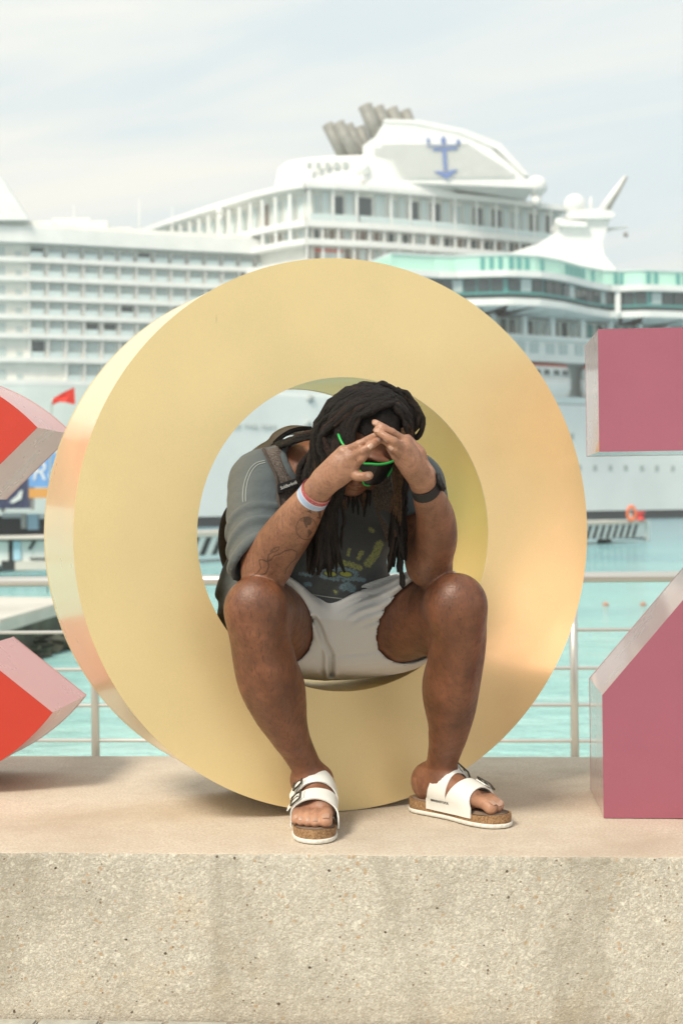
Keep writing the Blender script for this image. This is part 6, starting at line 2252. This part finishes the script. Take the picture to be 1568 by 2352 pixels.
# right group
NR = 30
for i in range(NR):
    f = (i + 0.5) / NR
    root = np.array((0.15 + 0.35 * hrng.random(), -0.75 + 1.2 * f + hrng.uniform(-.1, .1), 0.75))
    ex_ = np.array((0.86, -0.50 + 0.95 * f + hrng.uniform(-.06, .06), -0.15 + hrng.uniform(-.15, .1)))
    lay = hrng.uniform(0.0, 0.012)
    ctrl = [scalp(slerp(root, ex_, t), 0.001 + lay * min(1, t * 2.2)) for t in (0, 0.25, 0.5, 0.75, 1.0)]
    xb = hrng.uniform(890, 934); yb = hrng.uniform(1230, 1310)
    db = 3.04 + 0.06 * f
    ctrl += [A(925 + hrng.uniform(-14, 12), 1095, 3.03 + 0.05 * f), A(916 + hrng.uniform(-16, 14), 1170, db), A(xb, yb, db)]
    dread(ctrl, hrng.uniform(0.0052, 0.0070), M['hair_tip'] if i % 15 == 2 else M['hair'], hair)
dread([scalp((0.8, -0.3, -0.1), 0.005), A(925, 1110, 3.02), A(918, 1200, 3.05), A(921, 1290, 3.05), A(923, 1352, 3.05)], 0.0068, M['hair'], hair, False, 0.8)
dread([scalp((0.8, -0.2, -0.1), 0.005), A(915, 1110, 3.03), A(902, 1200, 3.06), A(900, 1270, 3.06), A(892, 1324, 3.06)], 0.0058, M['hair'], hair, True)
dread([scalp((0.8, -0.1, -0.1), 0.005), A(920, 1120, 3.04), A(908, 1210, 3.06), A(911, 1275, 3.06), A(914, 1322, 3.06)], 0.0045, M['hair'], hair)
# lighter strands beside the face
for k in range(5):
    dread([scalp((0.75, -0.6, 0.0), 0.004), A(906 + 4 * k, 1060, 2.985), A(905 + 4 * k, 1120, 3.0), A(898 + 5 * k, 1175 + 8 * k, 3.02)], 0.0042, M['hair_tip'], hair)
# crossing locs on top of the crown
for k in range(3):
    a = np.array((0.05 + 0.1 * math.sin(k * 2.2), -0.25 + 0.1 * math.cos(k * 1.7), 0.95)); ang = 0.75 + k * 0.5
    e = np.array((math.cos(ang) * 0.85, -0.45 + math.sin(ang) * 0.5, 0.45 + 0.15 * math.sin(k)))
    dread([scalp(slerp(a, e, t), 0.006 + 0.006 * math.sin(t * 3.1)) for t in (0, .33, .66, 1.0)], 0.0066, M['hair'], hair, False, 0.8)
# loose loops at the right side of the crown
for k, (dx, dz) in enumerate(((0, 0), (0.008, -0.01), (-0.006, 0.012))):
    c0 = A(938, 940, 3.05)
    dread([c0 + (-.02 + dx, 0, .03 + dz), c0 + (0.006 + dx, -.01, 0.018 + dz), c0 + (0.022 + dx, -.01, -0.010 + dz), c0 + (0.014 + dx, 0, -0.045 + dz), c0 + (-.012 + dx, .01, -.055 + dz)], 0.0062, M['hair'], hair, False, 0.9)
# a few thrown back over the shoulder
for k in range(7):
    dread([scalp((-0.6, 0.55, 0.1 - 0.1 * k / 7), 0.004), A(694 - 4 * k, 998 + 3 * k, 3.14), A(676 - 5 * k, 1006 + 3 * k, 3.20), A(650 - 4 * k, 1016 + k, 3.30), A(640, 1050, 3.40)], 0.0056, M['hair'], hair)
# beard
for k in range(16):
    t = k / 15
    b0 = np.array(HP(0.072 - 0.02 * abs(t - .5), (t - 0.5) * 0.085, -0.088))
    dread([b0, b0 + np.array((0.004 * math.sin(k), 0.004, -0.018)), b0 + np.array((0.008 * math.sin(k * 1.7), 0.014, -0.042 - 0.012 * (k % 3)))], 0.0048, M['hair_tip'] if k % 4 == 1 else M['hair'], hair)

# flyaway hairs all over the locs
V_, F_ = [], []
for p, dv, L in FUZZ:
    sd = dv.orthogonal().normalized() * 0.00035
    bend = Vector((hrng.gauss(0, .0015), hrng.gauss(0, .0015), hrng.gauss(0, .0015)))
    n0 = len(V_)
    V_ += [p - sd, p + sd, p + dv * L + bend]
    F_.append((n0, n0 + 1, n0 + 2))
fz = mesh_obj('flyaway_hair', V_, F_, M['hair'], hair)
fz['kind'] = 'stuff'

# ================================================================ backpack
def mat_pack():
    b = NB('grey_brown_heather_canvas')
    co = b.coord('Object')
    n = b.noise(300, 3, 0.7, b.coord('Object', scale=(1, 1, 0.35)))
    n2 = b.noise(300, 3, 0.7, b.coord('Object', scale=(0.3, 1, 1)))
    c = b.ramp(b.math('MULTIPLY', b.math('ADD', n, n2), 0.5), [(0.36, (0.055, 0.042, 0.036)), (0.5, (0.115, 0.092, 0.080)), (0.64, (0.20, 0.17, 0.15))])
    b.set(color=c, rough=0.9, spec=0.15)
    b.set(normal=b.bump(b.math('ADD', n, n2), 0.4, 0.002))
    return b.m
M['pack'] = mat_pack()
M['mesh_dark'] = simple('dark_brown_mesh_padding', (0.060, 0.045, 0.037), 0.95, var=0.35, vscale=260)
M['cream'] = simple('cream_piping', (0.55, 0.50, 0.42), 0.85, var=0.1, vscale=60)
pack = thing('backpack', (-0.13, 3.60, 0.44), 'grey-brown canvas backpack with wide padded straps on the man\'s back', 'backpack')
pf = Field((-0.40, 3.40, 0.36), (0.22, 3.76, 0.98), 0.007)
for (cx_, cy_, cz_, rx_, ry_, rz_) in ((-0.115, 3.585, 0.70, 0.150, 0.055, 0.155),):
    sl, x, y, z = pf.box((-0.4, 3.4, 0.36), (0.22, 3.76, 0.98))
    R_ = 0.05
    # leaning with the back
    yy = y - (0.64 - z) * 0.28
    qx = np.maximum(np.abs(x - cx_) - rx_ + R_, 0); qy = np.maximum(np.abs(yy - cy_) - ry_ + R_, 0); qz = np.maximum(np.abs(z - cz_) - rz_ + R_, 0)
    pf.smin(sl, np.sqrt(qx ** 2 + qy ** 2 + qz ** 2) - R_, 0)
pf.ell((-0.262, 3.50, 0.635), (0.042, 0.060, 0.095), 0.03)
Vp, Fp = pf.mesh()
fast_mesh('pack_body', smooth_mesh(Vp, Fp, 3), Fp, M['mesh_dark'], pack)
camv = Vector((0, 0, CAMZ))
def on_shirt(x, y, off):
    p = P(x, y, 1.0)
    h = bvh_shirt.ray_cast(camv, (p - camv).normalized(), 6)
    if h[0] is None: return None
    return h[0] - (h[0] - camv).normalized() * off
def strap_rows(Lx, Rx, n=18, off=0.006, nc=7):
    Lp = catmull([Vector((a, b_, 0)) for a, b_ in Lx], 8); Rp = catmull([Vector((a, b_, 0)) for a, b_ in Rx], 8)
    def samp(pp, t):
        f = t * (len(pp) - 1); i = min(int(f), len(pp) - 2)
        return pp[i].lerp(pp[i + 1], f - i)
    rows = []
    last = None
    for i in range(n):
        t = i / (n - 1)
        a, b_ = samp(Lp, t), samp(Rp, t)
        r = []
        for j in range(nc):
            q = a.lerp(b_, j / (nc - 1))
            p = on_shirt(q.x, q.y, off)
            if p is None or p.y > 3.45:
                p = P(q.x, q.y, 3.26)
            r.append(p)
        rows.append(r)
    arr = np.array([[tuple(p) for p in r] for r in rows])
    for _ in range(3):
        arr[1:-1, :, 1] = 0.25 * arr[:-2, :, 1] + 0.5 * arr[1:-1, :, 1] + 0.25 * arr[2:, :, 1]
        arr[:, 1:-1, 1] = 0.25 * arr[:, :-2, 1] + 0.5 * arr[:, 1:-1, 1] + 0.25 * arr[:, 2:, 1]
    return [[Vector(p) for p in r] for r in arr]
LE = z4([(715, 775), (735, 815), (790, 930), (850, 1060), (868, 1200), (872, 1300), (905, 1445)])
RE = z4([(975, 680), (985, 720), (1012, 850), (1060, 1000), (1075, 1120), (1062, 1260), (985, 1450)])
rows = strap_rows(LE, RE, 22, 0.008)
back_rows = []
for k in range(5, 0, -1):
    t = k / 5
    back_rows.append([p + Vector((-0.01 * t, 0.20 * t, 0.012 * t * (1.4 - t) - 0.07 * t * t)) for p in rows[0]])
strap_all = back_rows + rows
grid_obj('shoulder_strap', strap_all, M['pack'], pack, -0.010)
for idx in (0, -1):
    tube_obj('strap_binding', [r[idx] + Vector((0, -0.003, 0)) for r in strap_all], 0.0035, M['mesh_dark'], pack, 8)
# twin stitching over the sleeve head and along the hem
M['thread'] = simple('pale_grey_thread', (0.33, 0.35, 0.33), 0.8)
for pts in (z4([(500, 1330), (500, 1230), (520, 1110), (570, 990), (640, 920), (735, 892)]), z4([(530, 1325), (530, 1240), (548, 1120), (592, 1010), (655, 940), (740, 914)]),
            zc([(20, 985), (150, 1005), (350, 1035), (520, 1062), (700, 1080), (820, 1075)])):
    cv = [on_shirt(p.x, p.y, 0.0008) for p in catmull([Vector((a, b_, 0)) for a, b_ in pts], 8)]
    cv = [c for c in cv if c is not None]
    if len(cv) > 3:
        tube_obj('shirt_stitching', cv, 0.0011, M['thread'], person, 6)
# black label with white script
k0, k1 = 13, 16
lab = []
for i in range(5):
    f = 12.6 + 2.6 * i / 4
    a, b_ = rows[int(f)], rows[int(f) + 1]
    lab.append([p.lerp(q, f - int(f)) + Vector((0, -0.012, 0)) for p, q in zip(a, b_)])
M['label_black'] = simple('black_woven_label', (0.012, 0.011, 0.012), 0.7)
M['white_thread'] = simple('white_thread', (0.75, 0.75, 0.72), 0.7)
grid_obj('label_patch', lab, M['label_black'], pack, -0.002)
midr = lab[2]
ctr = (midr[1] + midr[5]) / 2; xd = (midr[5] - midr[1]).normalized(); ud = (lab[0][3] - lab[4][3]).normalized()
nd = xd.cross(ud).normalized()
if nd.y > 0: nd = -nd
ud = nd.cross(xd).normalized()
mt = Matrix.Translation(ctr + nd * 0.0045) @ Matrix((xd, ud, nd)).transposed().to_4x4()
text_obj('label_lettering', 'Soldierknife', 0.0105, M['white_thread'], pack, mt, 0.0002, shear=0.25)
# other shoulder strap
rows = strap_rows([(447.9 + .4394 * a, 849.8 + .4394 * b_) for a, b_ in ((900, 560), (925, 660), (950, 760), (985, 850), (1000, 900))], [(447.9 + .4394 * a, 849.8 + .4394 * b_) for a, b_ in ((1020, 540), (1030, 620), (1045, 720), (1040, 830), (1035, 900))], 14, 0.008)
grid_obj('shoulder_strap', rows, M['pack'], pack, -0.010)
# grab handle and piping behind the neck
tube_obj('grab_handle', catmull([Vector(A(*p)) for p in ((*z4([(835, 715)])[0], 3.40), (*z4([(900, 650)])[0], 3.42), (*z4([(1000, 590)])[0], 3.43), (*z4([(1110, 562)])[0], 3.43), (*z4([(1215, 562)])[0], 3.42))], 6), 0.006, M['label_black'], pack, 8)
tube_obj('piping', catmull([Vector(A(*p)) for p in ((*z4([(600, 850)])[0], 3.42), (*z4([(700, 775)])[0], 3.44), (*z4([(790, 720)])[0], 3.46), (*z4([(850, 645)])[0], 3.48), (*z4([(950, 590)])[0], 3.49), (*z4([(1050, 575)])[0], 3.49), (*z4([(1200, 590)])[0], 3.49))], 6), [0.012] * 37, M['cream'], pack, 10)

# ================================================================ thin sea haze
bm = bmesh.new()
box_bm(bm, (0, 6100, 34.0), (18400, 12600, 2 * 46.0))
hz = bm_obj('haze', bm)
for v in hz.data.vertices:
    v.co.z = WATER - 4.0 if v.co.z < 30 else 84.0
hm = bpy.data.materials.new('thin_sea_haze')
hm.use_nodes = True
hm.node_tree.nodes.clear()
ho = hm.node_tree.nodes.new('ShaderNodeOutputMaterial')
hv = hm.node_tree.nodes.new('ShaderNodeVolumePrincipled')
hv.inputs['Color'].default_value = (0.93, 0.95, 0.93, 1)
hv.inputs['Density'].default_value = 0.00065
hm.node_tree.links.new(hv.outputs[0], ho.inputs['Volume'])
hz.data.materials.append(hm)
tag(hz, 'thin pale haze over the harbour', 'haze', kind='stuff')
